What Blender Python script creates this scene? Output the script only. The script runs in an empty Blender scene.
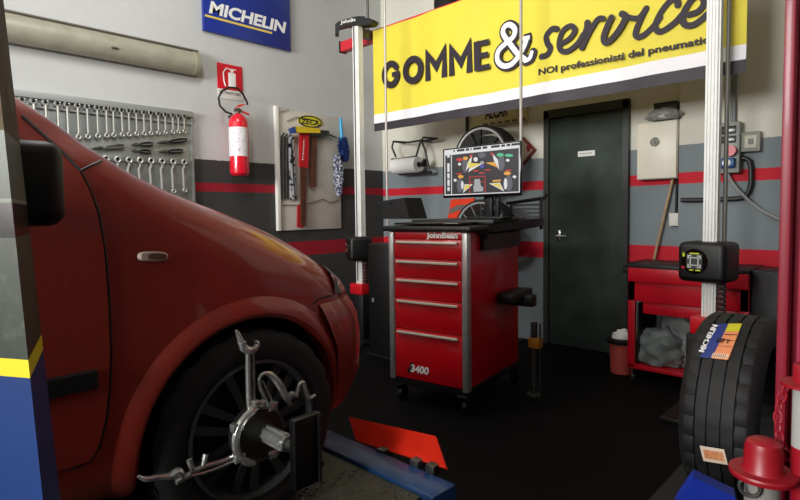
import bpy, bmesh, math, random
from mathutils import Vector, Matrix
from mathutils.bvhtree import BVHTree
random.seed(7)
C = bpy.context.scene.collection
PI = math.pi

# ------------------------------------------------------------------ camera
F_PX = 540.0
CAM = Vector((0, 0, 1.25))
HEAD = math.radians(43.9)            # the view turns left of the room's Y axis
PITCH = math.radians(3.1)
ROLL = math.radians(0.7)
cam_d = bpy.data.cameras.new('camera'); cam = bpy.data.objects.new('camera', cam_d); C.objects.link(cam)
cam_d.sensor_width = 36; cam_d.lens = 36 * F_PX / 800; cam_d.shift_y = -9 / 800; cam_d.clip_start = 0.02
MC = Matrix.Rotation(HEAD, 4, 'Z') @ Matrix.Rotation(PI / 2 - PITCH, 4, 'X') @ Matrix.Rotation(-ROLL, 4, 'Z')
cam.matrix_world = Matrix.Translation(CAM) @ MC
bpy.context.scene.camera = cam

def ray(px, py):
    return (MC.to_3x3() @ Vector(((px - 400) / F_PX, (241 - py) / F_PX, -1)))
def P(px, py, X=None, Y=None, Z=None, T=None):
    """point of the place seen at a photo pixel, on a plane X=, Y=, Z= or at distance T"""
    d = ray(px, py)
    if X is not None: s = (X - CAM.x) / d.x
    elif Y is not None: s = (Y - CAM.y) / d.y
    elif Z is not None: s = (Z - CAM.z) / d.z
    else: s = T
    return CAM + d * s

# ------------------------------------------------------------------ materials
def lin(c):
    return tuple(((v / 255) / 12.92 if v / 255 <= 0.04045 else ((v / 255 + .055) / 1.055) ** 2.4) for v in c) + (1,)
MATS = {}
def mat(name, col, rough=.5, metal=0, var=0, vscale=6, bump=0, bscale=40, coat=0, emit=0, col2=None, spec=.5, lo=.35, hi=.65):
    if name in MATS: return MATS[name]
    m = bpy.data.materials.new(name); m.use_nodes = True
    nt = m.node_tree; b = nt.nodes['Principled BSDF']
    b.inputs['Base Color'].default_value = lin(col); b.inputs['Roughness'].default_value = rough
    b.inputs['Metallic'].default_value = metal; b.inputs['Coat Weight'].default_value = coat
    b.inputs['Coat Roughness'].default_value = .08
    b.inputs['Specular IOR Level'].default_value = spec
    if emit:
        b.inputs['Base Color'].default_value = tuple(v * .1 for v in lin(col)[:3]) + (1,); b.inputs['Emission Color'].default_value = lin(col); b.inputs['Emission Strength'].default_value = emit
    tc = nt.nodes.new('ShaderNodeTexCoord')
    if var or col2:
        n = nt.nodes.new('ShaderNodeTexNoise'); n.inputs['Scale'].default_value = vscale; n.inputs['Detail'].default_value = 6
        nt.links.new(tc.outputs['Object'], n.inputs['Vector'])
        r = nt.nodes.new('ShaderNodeValToRGB')
        c0 = lin(col)
        c1 = lin(col2) if col2 else tuple(min(1, v * (1 + var)) for v in c0[:3]) + (1,)
        cz = c0 if col2 else tuple(v * (1 - var) for v in c0[:3]) + (1,)
        r.color_ramp.elements[0].position = lo; r.color_ramp.elements[1].position = hi
        r.color_ramp.elements[0].color = cz; r.color_ramp.elements[1].color = c1
        nt.links.new(n.outputs['Fac'], r.inputs['Fac']); nt.links.new(r.outputs['Color'], b.inputs['Base Color'])
    if bump:
        n2 = nt.nodes.new('ShaderNodeTexNoise'); n2.inputs['Scale'].default_value = bscale; n2.inputs['Detail'].default_value = 4
        nt.links.new(tc.outputs['Object'], n2.inputs['Vector'])
        bp = nt.nodes.new('ShaderNodeBump'); bp.inputs['Strength'].default_value = bump; bp.inputs['Distance'].default_value = .01
        nt.links.new(n2.outputs['Fac'], bp.inputs['Height']); nt.links.new(bp.outputs['Normal'], b.inputs['Normal'])
    MATS[name] = m
    return m

def wall_mat(name, upper, lower, zb, stripes, red, rough=.75):
    """plastered wall: white paint above zb, grey enamel below, red painted stripes (world heights)"""
    m = bpy.data.materials.new(name); m.use_nodes = True
    nt = m.node_tree; b = nt.nodes['Principled BSDF']; b.inputs['Roughness'].default_value = rough
    g = nt.nodes.new('ShaderNodeNewGeometry'); s = nt.nodes.new('ShaderNodeSeparateXYZ')
    nt.links.new(g.outputs['Position'], s.inputs[0])
    n = nt.nodes.new('ShaderNodeTexNoise'); n.inputs['Scale'].default_value = 2.2; n.inputs['Detail'].default_value = 8
    nt.links.new(g.outputs['Position'], n.inputs['Vector'])
    n3 = nt.nodes.new('ShaderNodeTexNoise'); n3.inputs['Scale'].default_value = 60; n3.inputs['Detail'].default_value = 3
    nt.links.new(g.outputs['Position'], n3.inputs['Vector'])
    def math_(op, a, bb):
        q = nt.nodes.new('ShaderNodeMath'); q.operation = op
        for i, v in enumerate((a, bb)):
            if isinstance(v, (int, float)): q.inputs[i].default_value = v
            else: nt.links.new(v, q.inputs[i])
        return q.outputs[0]
    def mix(f, a, bb):
        q = nt.nodes.new('ShaderNodeMix'); q.data_type = 'RGBA'
        if isinstance(f, (int, float)): q.inputs[0].default_value = f
        else: nt.links.new(f, q.inputs[0])
        for i, v in ((6, a), (7, bb)):
            if isinstance(v, tuple): q.inputs[i].default_value = v
            else: nt.links.new(v, q.inputs[i])
        return q.outputs[2]
    zz = math_('ADD', s.outputs[2], math_('MULTIPLY', math_('SUBTRACT', n3.outputs['Fac'], .5), .012))
    up = mix(n.outputs['Fac'], lin(upper), tuple(v * .88 for v in lin(upper)[:3]) + (1,))
    dn = mix(n.outputs['Fac'], lin(lower), tuple(v * .75 for v in lin(lower)[:3]) + (1,))
    c = mix(math_('GREATER_THAN', zz, zb), dn, up)
    for (a, bb) in stripes:
        f = math_('MULTIPLY', math_('GREATER_THAN', zz, a), math_('LESS_THAN', zz, bb))
        c = mix(f, c, lin(red))
    nt.links.new(c, b.inputs['Base Color'])
    bp = nt.nodes.new('ShaderNodeBump'); bp.inputs['Strength'].default_value = .25; bp.inputs['Distance'].default_value = .01
    n2 = nt.nodes.new('ShaderNodeTexNoise'); n2.inputs['Scale'].default_value = 14; n2.inputs['Detail'].default_value = 8
    nt.links.new(g.outputs['Position'], n2.inputs['Vector'])
    nt.links.new(n2.outputs['Fac'], bp.inputs['Height']); nt.links.new(bp.outputs['Normal'], b.inputs['Normal'])
    return m

M_red = mat('red enamel', (205, 12, 30), .38, coat=.3, var=.12)
M_darkred = mat('lift red paint', (122, 10, 34), .45, coat=.1, var=.1)
M_black = mat('black plastic', (12, 12, 12), .45, bump=.15, bscale=200)
M_gloss = mat('glossy black', (8, 8, 9), .15)
M_rubber = mat('tyre rubber', (15, 14, 14), .68, var=.25, vscale=30)
M_alu = mat('brushed aluminium', (196, 196, 194), .35, metal=.75, var=.06, vscale=20)
M_alup = mat('white aluminium', (238, 238, 234), .5, metal=0, var=.04, vscale=12)
M_steel = mat('polished steel', (190, 190, 186), .22, metal=1)
M_dsteel = mat('worn steel', (96, 96, 92), .4, metal=.8, var=.3, vscale=25)
M_white = mat('white paint', (225, 222, 212), .55, var=.04)
M_print = mat('white print', (240, 240, 236), .6)
M_ink = mat('dark print', (34, 22, 34), .65)
M_car = mat('copper red car paint', (158, 52, 38), .36, metal=.3, coat=.7, var=.06, vscale=120)
M_glass = mat('dark car glass', (8, 10, 10), .06, spec=.8)
M_trim = mat('car black trim', (14, 14, 14), .5)
M_grey = mat('grey plastic', (120, 124, 124), .5, var=.06)
M_orange = mat('orange paint', (236, 60, 18), .5, var=.05)
M_blue = mat('blue steel paint', (22, 66, 118), .38, var=.2, vscale=12, coat=.2)

# ------------------------------------------------------------------ mesh helpers
class MB:
    def __init__(s): s.bm = bmesh.new(); s.mi = 0
    def _m(s, faces):
        for f in faces: f.material_index = s.mi
    def box(s, lo, hi, M=None, bev=0, seg=2):
        lo = Vector(lo); hi = Vector(hi); c = (lo + hi) / 2; d = hi - lo
        r = bmesh.ops.create_cube(s.bm, size=1)
        vs = r['verts']
        for v in vs: v.co = Vector((v.co.x * abs(d.x), v.co.y * abs(d.y), v.co.z * abs(d.z))) + c
        fs = set(f for v in vs for f in v.link_faces)
        if bev:
            es = list(set(e for v in vs for e in v.link_edges))
            rr = bmesh.ops.bevel(s.bm, geom=es, offset=bev, segments=seg, affect='EDGES', profile=.5)
            vs = list(set(v for f in rr['faces'] for v in f.verts) | set(v for v in vs if v.is_valid))
            fs = set(f for v in vs for f in v.link_faces)
        s._m(fs)
        if M is not None:
            for v in vs: v.co = M @ v.co
        return s
    def prism(s, pts, vec):
        """polygon pts (3D) extruded by vec"""
        vec = Vector(vec)
        a = [s.bm.verts.new(Vector(p)) for p in pts]; b = [s.bm.verts.new(Vector(p) + vec) for p in pts]
        n = len(pts); fs = [s.bm.faces.new(a), s.bm.faces.new(b[::-1])]
        for i in range(n): fs.append(s.bm.faces.new((a[i], b[i], b[(i + 1) % n], a[(i + 1) % n])))
        s._m(fs); return s
    def quad(s, pts):
        fs = [s.bm.faces.new([s.bm.verts.new(Vector(p)) for p in pts])]; s._m(fs); return s
    def tube(s, pts, r, n=8, closed=False, cap=True, flat=1.0, up=None):
        pts = [Vector(p) for p in pts]; rs = r if isinstance(r, (list, tuple)) else [r] * len(pts)
        N = len(pts); rings = []; prev = None
        for i, p in enumerate(pts):
            if closed: t = (pts[(i + 1) % N] - pts[i - 1])
            else: t = pts[min(i + 1, N - 1)] - pts[max(i - 1, 0)]
            if t.length < 1e-9: t = Vector((0, 0, 1))
            t.normalize()
            if prev is None:
                ref = Vector(up) if up is not None else (Vector((0, 0, 1)) if abs(t.z) < .9 else Vector((1, 0, 0)))
                u = (ref - t * ref.dot(t)).normalized()
            else: u = (prev - t * prev.dot(t)).normalized()
            prev = u; w = t.cross(u)
            rings.append([s.bm.verts.new(p + (u * math.cos(2 * PI * k / n) + w * math.sin(2 * PI * k / n) * flat) * rs[i]) for k in range(n)])
        fs = []
        for i in range(N if closed else N - 1):
            a = rings[i]; b = rings[(i + 1) % N]
            for k in range(n): fs.append(s.bm.faces.new((a[k], a[(k + 1) % n], b[(k + 1) % n], b[k])))
        if cap and not closed: fs.append(s.bm.faces.new(rings[0][::-1])); fs.append(s.bm.faces.new(rings[-1]))
        for f in fs: f.smooth = n > 6
        s._m(fs); return s
    def lathe(s, prof, o=(0, 0, 0), axis=(0, 0, 1), n=32, closed=False, fn=None):
        """prof: [(radius, along)] turned about axis through o"""
        o = Vector(o); ax = Vector(axis).normalized()
        ref = Vector((0, 0, 1)) if abs(ax.z) < .9 else Vector((1, 0, 0))
        u = (ref - ax * ref.dot(ax)).normalized(); w = ax.cross(u)
        rings = []
        for k in range(n):
            a = 2 * PI * k / n; row = []
            for j, (r, h) in enumerate(prof):
                rr = fn(j, k, r) if fn else r
                row.append(s.bm.verts.new(o + ax * h + (u * math.cos(a) + w * math.sin(a)) * max(rr, 1e-5)))
            rings.append(row)
        fs = []; L = len(prof)
        for k in range(n):
            A = rings[k]; B = rings[(k + 1) % n]
            for j in range(L if closed else L - 1):
                fs.append(s.bm.faces.new((A[j], B[j], B[(j + 1) % L], A[(j + 1) % L])))
        for f in fs: f.smooth = True
        s._m(fs); return s
    def cyl(s, a, b, r, n=24, r2=None):
        a = Vector(a); b = Vector(b); L = (b - a).length
        return s.lathe([(0, 0), (r, 0), (r, 0), (r2 if r2 is not None else r, L), (r2 if r2 is not None else r, L), (0, L)], a, b - a, n)
    def grid(s, rows, smooth=True):
        V = [[s.bm.verts.new(Vector(p)) for p in r] for r in rows]; fs = []
        for i in range(len(V) - 1):
            for j in range(len(V[0]) - 1): fs.append(s.bm.faces.new((V[i][j], V[i][j + 1], V[i + 1][j + 1], V[i + 1][j])))
        for f in fs: f.smooth = smooth
        s._m(fs); return s
    def xf(s, M):
        for v in s.bm.verts: v.co = M @ v.co
        return s
    def build(s, name, mats, parent=None, local=False, smooth_angle=35):
        bmesh.ops.remove_doubles(s.bm, verts=s.bm.verts, dist=1e-6)
        bmesh.ops.recalc_face_normals(s.bm, faces=s.bm.faces)
        if not isinstance(mats, (list, tuple)): mats = [mats]
        if parent is not None:
            if not local:
                Mi = (BASE[parent.name] if parent.name in BASE else Matrix.Identity(4)).inverted()
                for v in s.bm.verts: v.co = Mi @ v.co
            off = Matrix.Identity(4)
        elif not local:
            xs = [v.co.x for v in s.bm.verts]; ys = [v.co.y for v in s.bm.verts]; zs = [v.co.z for v in s.bm.verts]
            off = Matrix.Translation(((min(xs) + max(xs)) / 2, (min(ys) + max(ys)) / 2, min(zs)))
            Mi = off.inverted()
            for v in s.bm.verts: v.co = Mi @ v.co
        else: off = Matrix.Identity(4)
        me = bpy.data.meshes.new(name); s.bm.to_mesh(me); s.bm.free()
        for m in mats: me.materials.append(m)
        o = bpy.data.objects.new(name, me); C.objects.link(o)
        if parent is not None:
            o.parent = parent; BASE[o.name] = BASE.get(parent.name, Matrix.Identity(4))
        else:
            o.matrix_world = off; BASE[o.name] = off
        # sharp edges by angle
        me.update()
        try: me.set_sharp_from_angle(angle=math.radians(smooth_angle))
        except Exception: pass
        return o
BASE = {}
def tag(o, label, cat, group=None):
    o['label'] = label; o['category'] = cat
    if group: o['group'] = group
    return o
def thing(name, label, cat, loc=(0, 0, 0), rotz=0, group=None):
    o = bpy.data.objects.new(name, None); C.objects.link(o); o.empty_display_size = .1
    M = Matrix.Translation(Vector(loc)) @ Matrix.Rotation(rotz, 4, 'Z')
    o.location = loc; o.rotation_euler = (0, 0, rotz); BASE[o.name] = M
    return tag(o, label, cat, group)
def struct(o): o['kind'] = 'structure'; return o
def plab(o, label): o['label'] = label; return o
def copy_tree(o, M=None, label=None, parent=None):
    c = o.copy(); C.objects.link(c)
    if parent is not None: c.parent = parent
    for ch in list(o.children): copy_tree(ch, parent=c)
    if M is not None: c.matrix_world = M
    if label: c['label'] = label
    return c

def text_mesh(s, body, origin, right, up, width, height, mat_, name, parent, depth=.002, bold=.0, shear=0, world=True):
    """lettering fitted to width x height (cap height) with its baseline start at origin"""
    cu = bpy.data.curves.new('txt', 'FONT'); cu.body = body; cu.size = 1; cu.offset = bold; cu.resolution_u = 3
    to = bpy.data.objects.new('txt', cu); C.objects.link(to)
    dg = bpy.context.evaluated_depsgraph_get(); dg.update()
    me = bpy.data.meshes.new_from_object(to.evaluated_get(dg))
    bpy.data.objects.remove(to); bpy.data.curves.remove(cu)
    bm = bmesh.new(); bm.from_mesh(me); bpy.data.meshes.remove(me)
    xs = [v.co.x for v in bm.verts]; x0, x1 = min(xs), max(xs)
    right = Vector(right).normalized(); up = Vector(up).normalized(); nrm = right.cross(up)
    if bm.faces:
        r = bmesh.ops.extrude_face_region(bm, geom=bm.faces[:])
        for v in [g for g in r['geom'] if isinstance(g, bmesh.types.BMVert)]: v.co.z = 1
    caph = .70
    for v in bm.verts:
        a = (v.co.x - x0) / (x1 - x0) * width; b = v.co.y / caph * height
        v.co = Vector(origin) + right * (a + b * shear) + up * b + nrm * (v.co.z * depth)
    q = MB(); q.bm.free(); q.bm = bm
    return q.build(name, mat_, parent)

# ------------------------------------------------------------------ setting
XL, YB, ZC = -4.69, 4.59, 4.15
struct(MB().box((XL - .2, -5.5, -.1), (2.8, YB + .2, 0)).build('floor', mat('dark resin floor', (6, 6, 6), .7, var=.5, vscale=3, spec=.12, bump=.1, bscale=30)))
struct(MB().box((XL - .2, -5.5, ZC), (2.8, YB + .2, ZC + .12)).build('ceiling', mat('ceiling plaster', (200, 200, 194), .9, var=.05)))
struct(MB().box((XL - .2, -5.5, 0), (XL, YB + .2, ZC)).build('wall_left', wall_mat('left wall colours', (200, 202, 201), (60, 60, 58), 1.745, [(1.455, 1.535), (.80, .95)], (150, 14, 34))))  # grey and red bands set darker than on the back wall
wm = wall_mat('back wall paint', (224, 222, 208), (136, 146, 150), 1.735, [(1.44, 1.525), (.80, .95)], (205, 22, 44))
struct(MB().box((XL, YB, 0), (2.6, YB + .2, ZC)).build('wall_back', wm))
struct(MB().box((2.6, -5.5, 0), (2.8, YB + .2, ZC)).build('wall_right', wall_mat('low bounce wall', (90, 90, 86), (40, 42, 42), 1.735, [], (90, 12, 24))))  # unseen wall, coloured dark to cut bounce onto the cabinet side
pil = P(679, 160, Y=YB - .08).x
struct(MB().box((pil, YB - .08, 0), (2.6, YB, ZC)).build('trim_1', wm))

# ------------------------------------------------------------------ door
yd = YB - .001
dl = P(546, 200, Y=YB).x; dr = P(630, 200, Y=YB).x
d_in_l = P(551, 200, Y=YB).x; d_in_r = P(624, 200, Y=YB).x
dtop = P(548, 113, Y=YB).z
M_door = mat('grey green door paint', (52, 62, 56), .6, var=.25, vscale=5, spec=.3)
M_dframe = mat('dark door frame', (42, 46, 42), .5)
door = struct(thing('door_1', 'dark grey-green metal door in the back wall with a small white sign', 'door', ((dl + dr) / 2, YB - .03, 0)))
del door['category']
m = MB(); m.box((dl, YB - .05, 0), (d_in_l, YB - .002, dtop)); m.box((d_in_r, YB - .05, 0), (dr, YB - .002, dtop)); m.box((dl, YB - .05, dtop - .06), (dr, YB - .002, dtop + .015))
m.build('door_frame', M_dframe, door)
MB().box((d_in_l, YB - .03, .01), (d_in_r, YB - .004, dtop - .06), bev=.004).build('door_panel', M_door, door)
h = P(556, 236, Y=YB - .08)
m = MB(); m.box(h + Vector((-.02, .045, -.05)), h + Vector((.02, .052, .05)), bev=.003); m.tube([h + Vector((0, .05, 0)), h + Vector((0, 0, 0)), h + Vector((.1, 0, 0))], .008)
m.build('door_handle', M_steel, door)
pl = P(578, 157, Y=YB - .03); pr = P(595, 150, Y=YB - .03)
MB().box((pl.x, YB - .034, pl.z), (pr.x, YB - .03, pr.z), bev=.001).build('sign_plate', M_print, door)
text_mesh(None, 'PRIVATO', (pl.x + .02, YB - .034, pl.z + .018), (1, 0, 0), (0, 0, 1), (pr.x - pl.x) - .04, .022, M_ink, 'lettering', door, depth=-.001) if False else None
m = MB()
for k in range(7):
    a = pl.x + .02 + k * .016; m.box((a, YB - .0352, pl.z + .02), (a + .009, YB - .034, pr.z - .018))
m.build('sign_print', mat('faded print', (120, 122, 120), .7), door)

# ------------------------------------------------------------------ left wall: wall lamp, tool board, signs
a = P(198, 52, X=XL + .06); b = P(198, 75, X=XL + .06)
zt, zb_ = a.z, b.z; yend = a.y
wl = thing('wall_batten_lamp', 'long beige batten lamp, switched off, mounted high on the left wall above the tool board', 'lamp', (XL, yend - 1.1, zb_))
zc = (zt + zb_) / 2; hh = (zt - zb_) / 2
M_bei = mat('beige lamp plastic', (160, 158, 140), .4, var=.1, vscale=8)
prof = [(XL, zc - hh), (XL + .05, zc - hh), (XL + .09, zc - hh * .7), (XL + .115, zc - hh * .2), (XL + .115, zc + hh * .2), (XL + .09, zc + hh * .7), (XL + .05, zc + hh), (XL, zc + hh)]
MB().prism([(x, yend - 2.3, z) for x, z in prof], (0, 2.26, 0)).build('lamp_cover', M_bei, wl)
MB().prism([(x + (.006 if x > XL else 0), yend - .04, zc + (z - zc) * 1.03) for x, z in prof], (0, .04, 0)).build('end_cap', mat('end cap beige', (150, 146, 126), .5), wl)
m = MB(); m.box((XL, yend - 2.3, zc - hh - .012), (XL + .07, yend, zc - hh)); m.box((XL, yend - 2.3, zc + hh), (XL + .07, yend, zc + hh + .012)); m.build('mounting_rail', mat('lamp rail', (96, 90, 80), .6), wl)
q = P(115, 48, X=XL + .118); MB().box(q + Vector((-.004, -.025, -.008)), q + Vector((.003, .025, .008)), bev=.002).build('clip', M_dsteel, wl)

# tool board
tb_t = P(192, 112, X=XL + .03); tby1 = tb_t.y; tby0 = P(20, 100, X=XL + .03).y - .35
zt = tb_t.z; zb2 = 1.18
tb = thing('tool_board', 'grey steel wall panel hung with rows of wrenches on the left wall', 'tool board', (XL, (tby0 + tby1) / 2, zb2))
M_board = mat('galvanised board', (150, 154, 152), .5, metal=.35, var=.14, vscale=9)
MB().box((XL, tby0, zb2), (XL + .03, tby1, zt), bev=.004).build('panel', M_board, tb)
m = MB(); m.box((XL + .03, tby0, zt - .05), (XL + .055, tby1, zt), bev=.004); m.box((XL + .03, tby0, zt - .115), (XL + .045, tby1, zt - .10)); m.build('top_rail', mat('board rail', (158, 162, 160), .5, metal=.2), tb)
yy = P(192, 150, X=XL + .03).y; zz = P(150, 156, X=XL + .03).z
m = MB(); m.box((XL + .03, tby0, P(110, 158, X=XL + .03).z - .02), (XL + .04, tby1 - .04, P(110, 158, X=XL + .03).z)); m.box((XL + .03, tby1 - .02, zb2), (XL + .04, tby1, zt - .05)); m.build('lower_rail', M_board, tb)
xw = XL + .055
M_wr = mat('wrench steel', (176, 176, 172), .4, metal=.6)
def arc(c, r, a0, a1, n, plane='YZ'):
    out = []
    for i in range(n + 1):
        t = math.radians(a0 + (a1 - a0) * i / n)
        out.append(Vector(c) + Vector((0, math.cos(t) * r, math.sin(t) * r)))
    return out
def make_wrench(L, bent):
    """one wrench hanging down from its upper end at the local origin, in the YZ plane"""
    m = MB(); r = .014 + L * .045
    if bent:
        m.tube([(0.008, 0, -r), (0.004, 0, -r * 1.6), (-.0, -.012, -r * 2.6), (0, -.008, -L * .5), (0, -.008, -L + r)], [r * .5] * 5, 8, flat=.8)
        m.tube(arc((.006, 0, 0), r * .78, 0, 360, 14)[:-1], r * .34, 6, closed=True)
    else:
        m.tube([(0, 0, -r * .8), (0, 0, -L * .5), (0, 0, -L + r)], [r * .5, r * .46, r * .5], 8, flat=.75)
        m.tube(arc((0, 0, 0), r * .66, -235, 55, 12), [r * .34] * 12 + [r * .2], 6)
    m.tube(arc((0, 0, -L), r * .62, 0, 360, 14)[:-1], r * .34, 6, closed=True)
    return m
ordw = ['first', 'second', 'third', 'fourth', 'fifth', 'sixth', 'seventh', 'eighth', 'ninth', 'tenth', 'eleventh', 'twelfth', 'thirteenth', 'fourteenth', 'fifteenth', 'sixteenth', 'seventeenth', 'eighteenth', 'nineteenth', 'twentieth']
xs_top = [22, 33.5, 45.5, 57.5, 67, 77.5, 87, 97, 106, 113, 121.5, 128.5, 136, 143.5, 150.5, 158, 165, 172.5, 178, 184]
def hook(p): return
for k, px in enumerate(xs_top):
    f = (px - 33) / 151
    ty = 101 + f * 16; by = 139 - f * 7.5 + (0 if px < 110 else 0)
    a = P(px, ty, X=xw); b = P(px, by, X=xw); L = max(.1, a.z - b.z)
    w = make_wrench(L, False).build('combination_wrench', M_wr, local=True)
    w.location = a; n = len(xs_top)
    tag(w, ('steel combination wrench in the upper row of the tool board, %s from the right' % ordw[n - 1 - k]) if k >= n // 2 else ('steel combination wrench in the upper row of the tool board, %s from the left' % ordw[k]), 'wrench', 'wrenches in the upper row of the tool board')
    BASE[w.name] = Matrix.Translation(a)
    m = MB(); m.box((-(xw - XL - .03), -.008, -.004), (.012, .008, .018), bev=.002)
    m.build('hanger', M_black, w, local=True)
xs_bot = [105.6, 117.6, 129, 140, 151, 162, 173, 184]
for k, px in enumerate(xs_bot):
    a = P(px, 159 + (px - 105) * .04, X=xw); L = .30 - k * .008
    w = make_wrench(L, True).build('ring_wrench', M_wr, local=True); w.location = a
    tag(w, 'long offset ring wrench in the lower row of the tool board, %s from the right' % ordw[7 - k], 'wrench', 'ring wrenches in the lower row of the tool board')
    m = MB(); m.box((-(xw - XL - .03), -.008, .0), (.012, .008, .02), bev=.002); m.build('hanger', M_black, w, local=True)
def bar_tool(name, x0, y0, x1, y1, label, dark, cat='pliers'):
    a = P(x0, y0, X=xw); b = P(x1, y1, X=xw); root = thing(name, label, cat, (a + b) / 2, group='hand tools held flat across the middle of the tool board')
    d = (b - a)
    m = MB(); m.tube([a, a + d * .12, a + d * .25, a + d * .42], [.003, .012, .016, .007], 8, flat=.5); m.build('jaws', M_dsteel, root)
    for s in (-1, 1):
        m = MB(); m.tube([a + d * .36, a + d * .5 + Vector((0, 0, .010 * s)), a + d * .8 + Vector((0, 0, .014 * s)), b + Vector((0, 0, .008 * s))], [.006, .008, .009, .006], 8); m.build('handle', dark, root)
bar_tool('pliers', 157, 143, 187, 140, 'black-handled pliers lying at the upper right of the tool board middle row', M_black)
bar_tool('pliers', 158, 152, 183, 151, 'black-handled pliers just below another pair, right of the tool board', M_black)
bar_tool('pliers', 131, 145, 153, 144, 'small dark pliers in the middle of the board, upper of two', M_trim)
bar_tool('pliers', 131, 151, 151, 152, 'small dark pliers in the middle of the board, lower of two', M_trim)
bar_tool('slip_joint_pliers', 91, 149, 124, 146, 'long grey slip-joint pliers lying alone at the left of the middle row', M_dsteel)

# tyre maker sign
a = P(204, 30, X=XL + .04); b = P(291, 51, X=XL + .04)
zs = (a.z + b.z) / 2
sg = thing('wall_sign', 'large blue enamel sign with white lettering and a yellow line on the left wall', 'sign', (XL, (a.y + b.y) / 2, zs))
M_sb = mat('sign blue', (24, 48, 138), .35, var=.06)
MB().box((XL + .002, a.y, zs), (XL + .04, b.y, zs + .95), bev=.006).build('sign_panel', M_sb, sg)
xo = XL + .0405
t0 = P(209, 13.5, X=xo); t1 = P(287, 32.5, X=xo)
tz = (t0.z + t1.z) / 2
text_mesh(None, 'MICHELIN', (xo, t0.y, tz), (0, 1, 0), (0, 0, 1), t1.y - t0.y - .03, .105, M_print, 'lettering', sg, bold=.035, shear=.22)
u0 = P(205, 15, X=xo); u1 = P(272, 33, X=xo); uz = (u0.z + u1.z) / 2
MB().box((xo, u0.y, uz - .012), (xo + .002, u1.y, uz + .008)).build('underline', mat('sign yellow', (230, 200, 90), .5), sg)
m = MB()
for s in (-1, 1):
    y = a.y + .9 * (b.y - a.y) * (.48 + s * .05)

m.bm.free()
# extinguisher sign
a = P(217, 62, X=XL + .008); b = P(243, 92, X=XL + .008)
es = thing('extinguisher_sign', 'small red sign with a white extinguisher pictogram on the left wall', 'sign', (XL, (a.y + b.y) / 2, b.z - .09))
z0, z1 = b.z + .0, a.z; y0, y1 = a.y, b.y
MB().box((XL + .001, y0, z0), (XL + .008, y1, z1), bev=.002).build('sign_panel', mat('sign red', (208, 18, 40), .45), es)
MB().box((XL + .001, y0, z0 - .09), (XL + .006, y1, z0 - .002), bev=.002).build('caption_panel', mat('caption white', (214, 212, 208), .5), es)
xo = XL + .0085; w = y1 - y0; hgt = z1 - z0
m = MB(); cy = y0 + w * .56
m.box((xo, cy - .035, z0 + .03), (xo + .001, cy + .04, z0 + hgt * .68), bev=.0003); m.box((xo, cy - .012, z0 + hgt * .66), (xo + .001, cy + .016, z0 + hgt * .80))
m.tube([(xo, cy, z0 + hgt * .78), (xo, cy - .05, z0 + hgt * .84), (xo, cy - .085, z0 + hgt * .65), (xo, cy - .08, z0 + hgt * .3), (xo, cy - .065, z0 + hgt * .12)], .006, 6)
m.box((xo, cy - .03, z0 + hgt * .80), (xo + .001, cy + .045, z0 + hgt * .84))
m.build('pictogram', M_print, es)
text_mesh(None, 'ESTINTORE', (XL + .0062, y0 + .02, z0 - .045), (0, 1, 0), (0, 0, 1), w - .04, .026, M_ink, 'lettering', es)

# fire extinguisher
c = P(239, 145, X=XL + .14)
zbot = P(239, 176, X=XL + .14).z; zsh = P(239, 120, X=XL + .14).z
R = .088
ex = thing('fire_extinguisher', 'red fire extinguisher with a white label and black hose hung on the left wall', 'fire extinguisher', (c.x, c.y, zbot))
M_exr = mat('extinguisher red', (214, 20, 44), .22, coat=.6)
MB().lathe([(0, 0), (R * .7, 0), (R * .96, .02), (R, .05), (R, zsh - zbot - .03), (R * .93, zsh - zbot), (R * .7, zsh - zbot + .03), (.03, zsh - zbot + .055), (.02, zsh - zbot + .06), (0, zsh - zbot + .06)], (c.x, c.y, zbot), n=36).build('cylinder', M_exr, ex)
lz0 = P(239, 156, X=XL + .2).z; lz1 = P(239, 127, X=XL + .2).z
rows = []
for i in range(19):
    t = math.radians(-110 + 140 * i / 18)
    rows.append([(c.x + math.cos(t) * (R + .0015), c.y + math.sin(t) * (R + .0015), lz0), (c.x + math.cos(t) * (R + .0015), c.y + math.sin(t) * (R + .0015), lz1)])
MB().grid(rows).build('paper_label', mat('extinguisher label', (225, 222, 224), .5, col2=(150, 140, 150), vscale=55, lo=.55, hi=.75), ex)
zn = zsh + .055
m = MB(); m.cyl((c.x, c.y, zn), (c.x, c.y, zn + .05), .02); m.box((c.x - .02, c.y - .035, zn + .02), (c.x + .02, c.y + .03, zn + .045), bev=.004); m.build('valve', M_dsteel, ex)
m = MB(); m.prism([(c.x - .012, c.y - .04, zn + .045), (c.x - .012, c.y + .01, zn + .085), (c.x - .012, c.y + .085, zn + .10), (c.x - .012, c.y + .02, zn + .065)], (.024, 0, 0))
m.prism([(c.x - .012, c.y - .02, zn + .03), (c.x - .012, c.y + .11, zn + .0), (c.x - .012, c.y + .11, zn + .012), (c.x - .012, c.y - .02, zn + .05)], (.024, 0, 0)); m.build('lever', M_exr, ex)
X0 = c.x + .01
hp = [P(px, py, X=X0) for px, py in [(232, 114), (226, 112), (220, 106), (218.5, 98), (222, 91), (229, 87.5), (237, 88), (243, 94), (247, 102), (247.5, 105)]]
MB().tube(hp, .0095, 8).build('hose', M_black, ex)
MB().box((XL, c.y - .03, zn - .02), (c.x, c.y + .03, zn + .0), bev=.003).build('wall_bracket', M_dsteel, ex)

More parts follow.
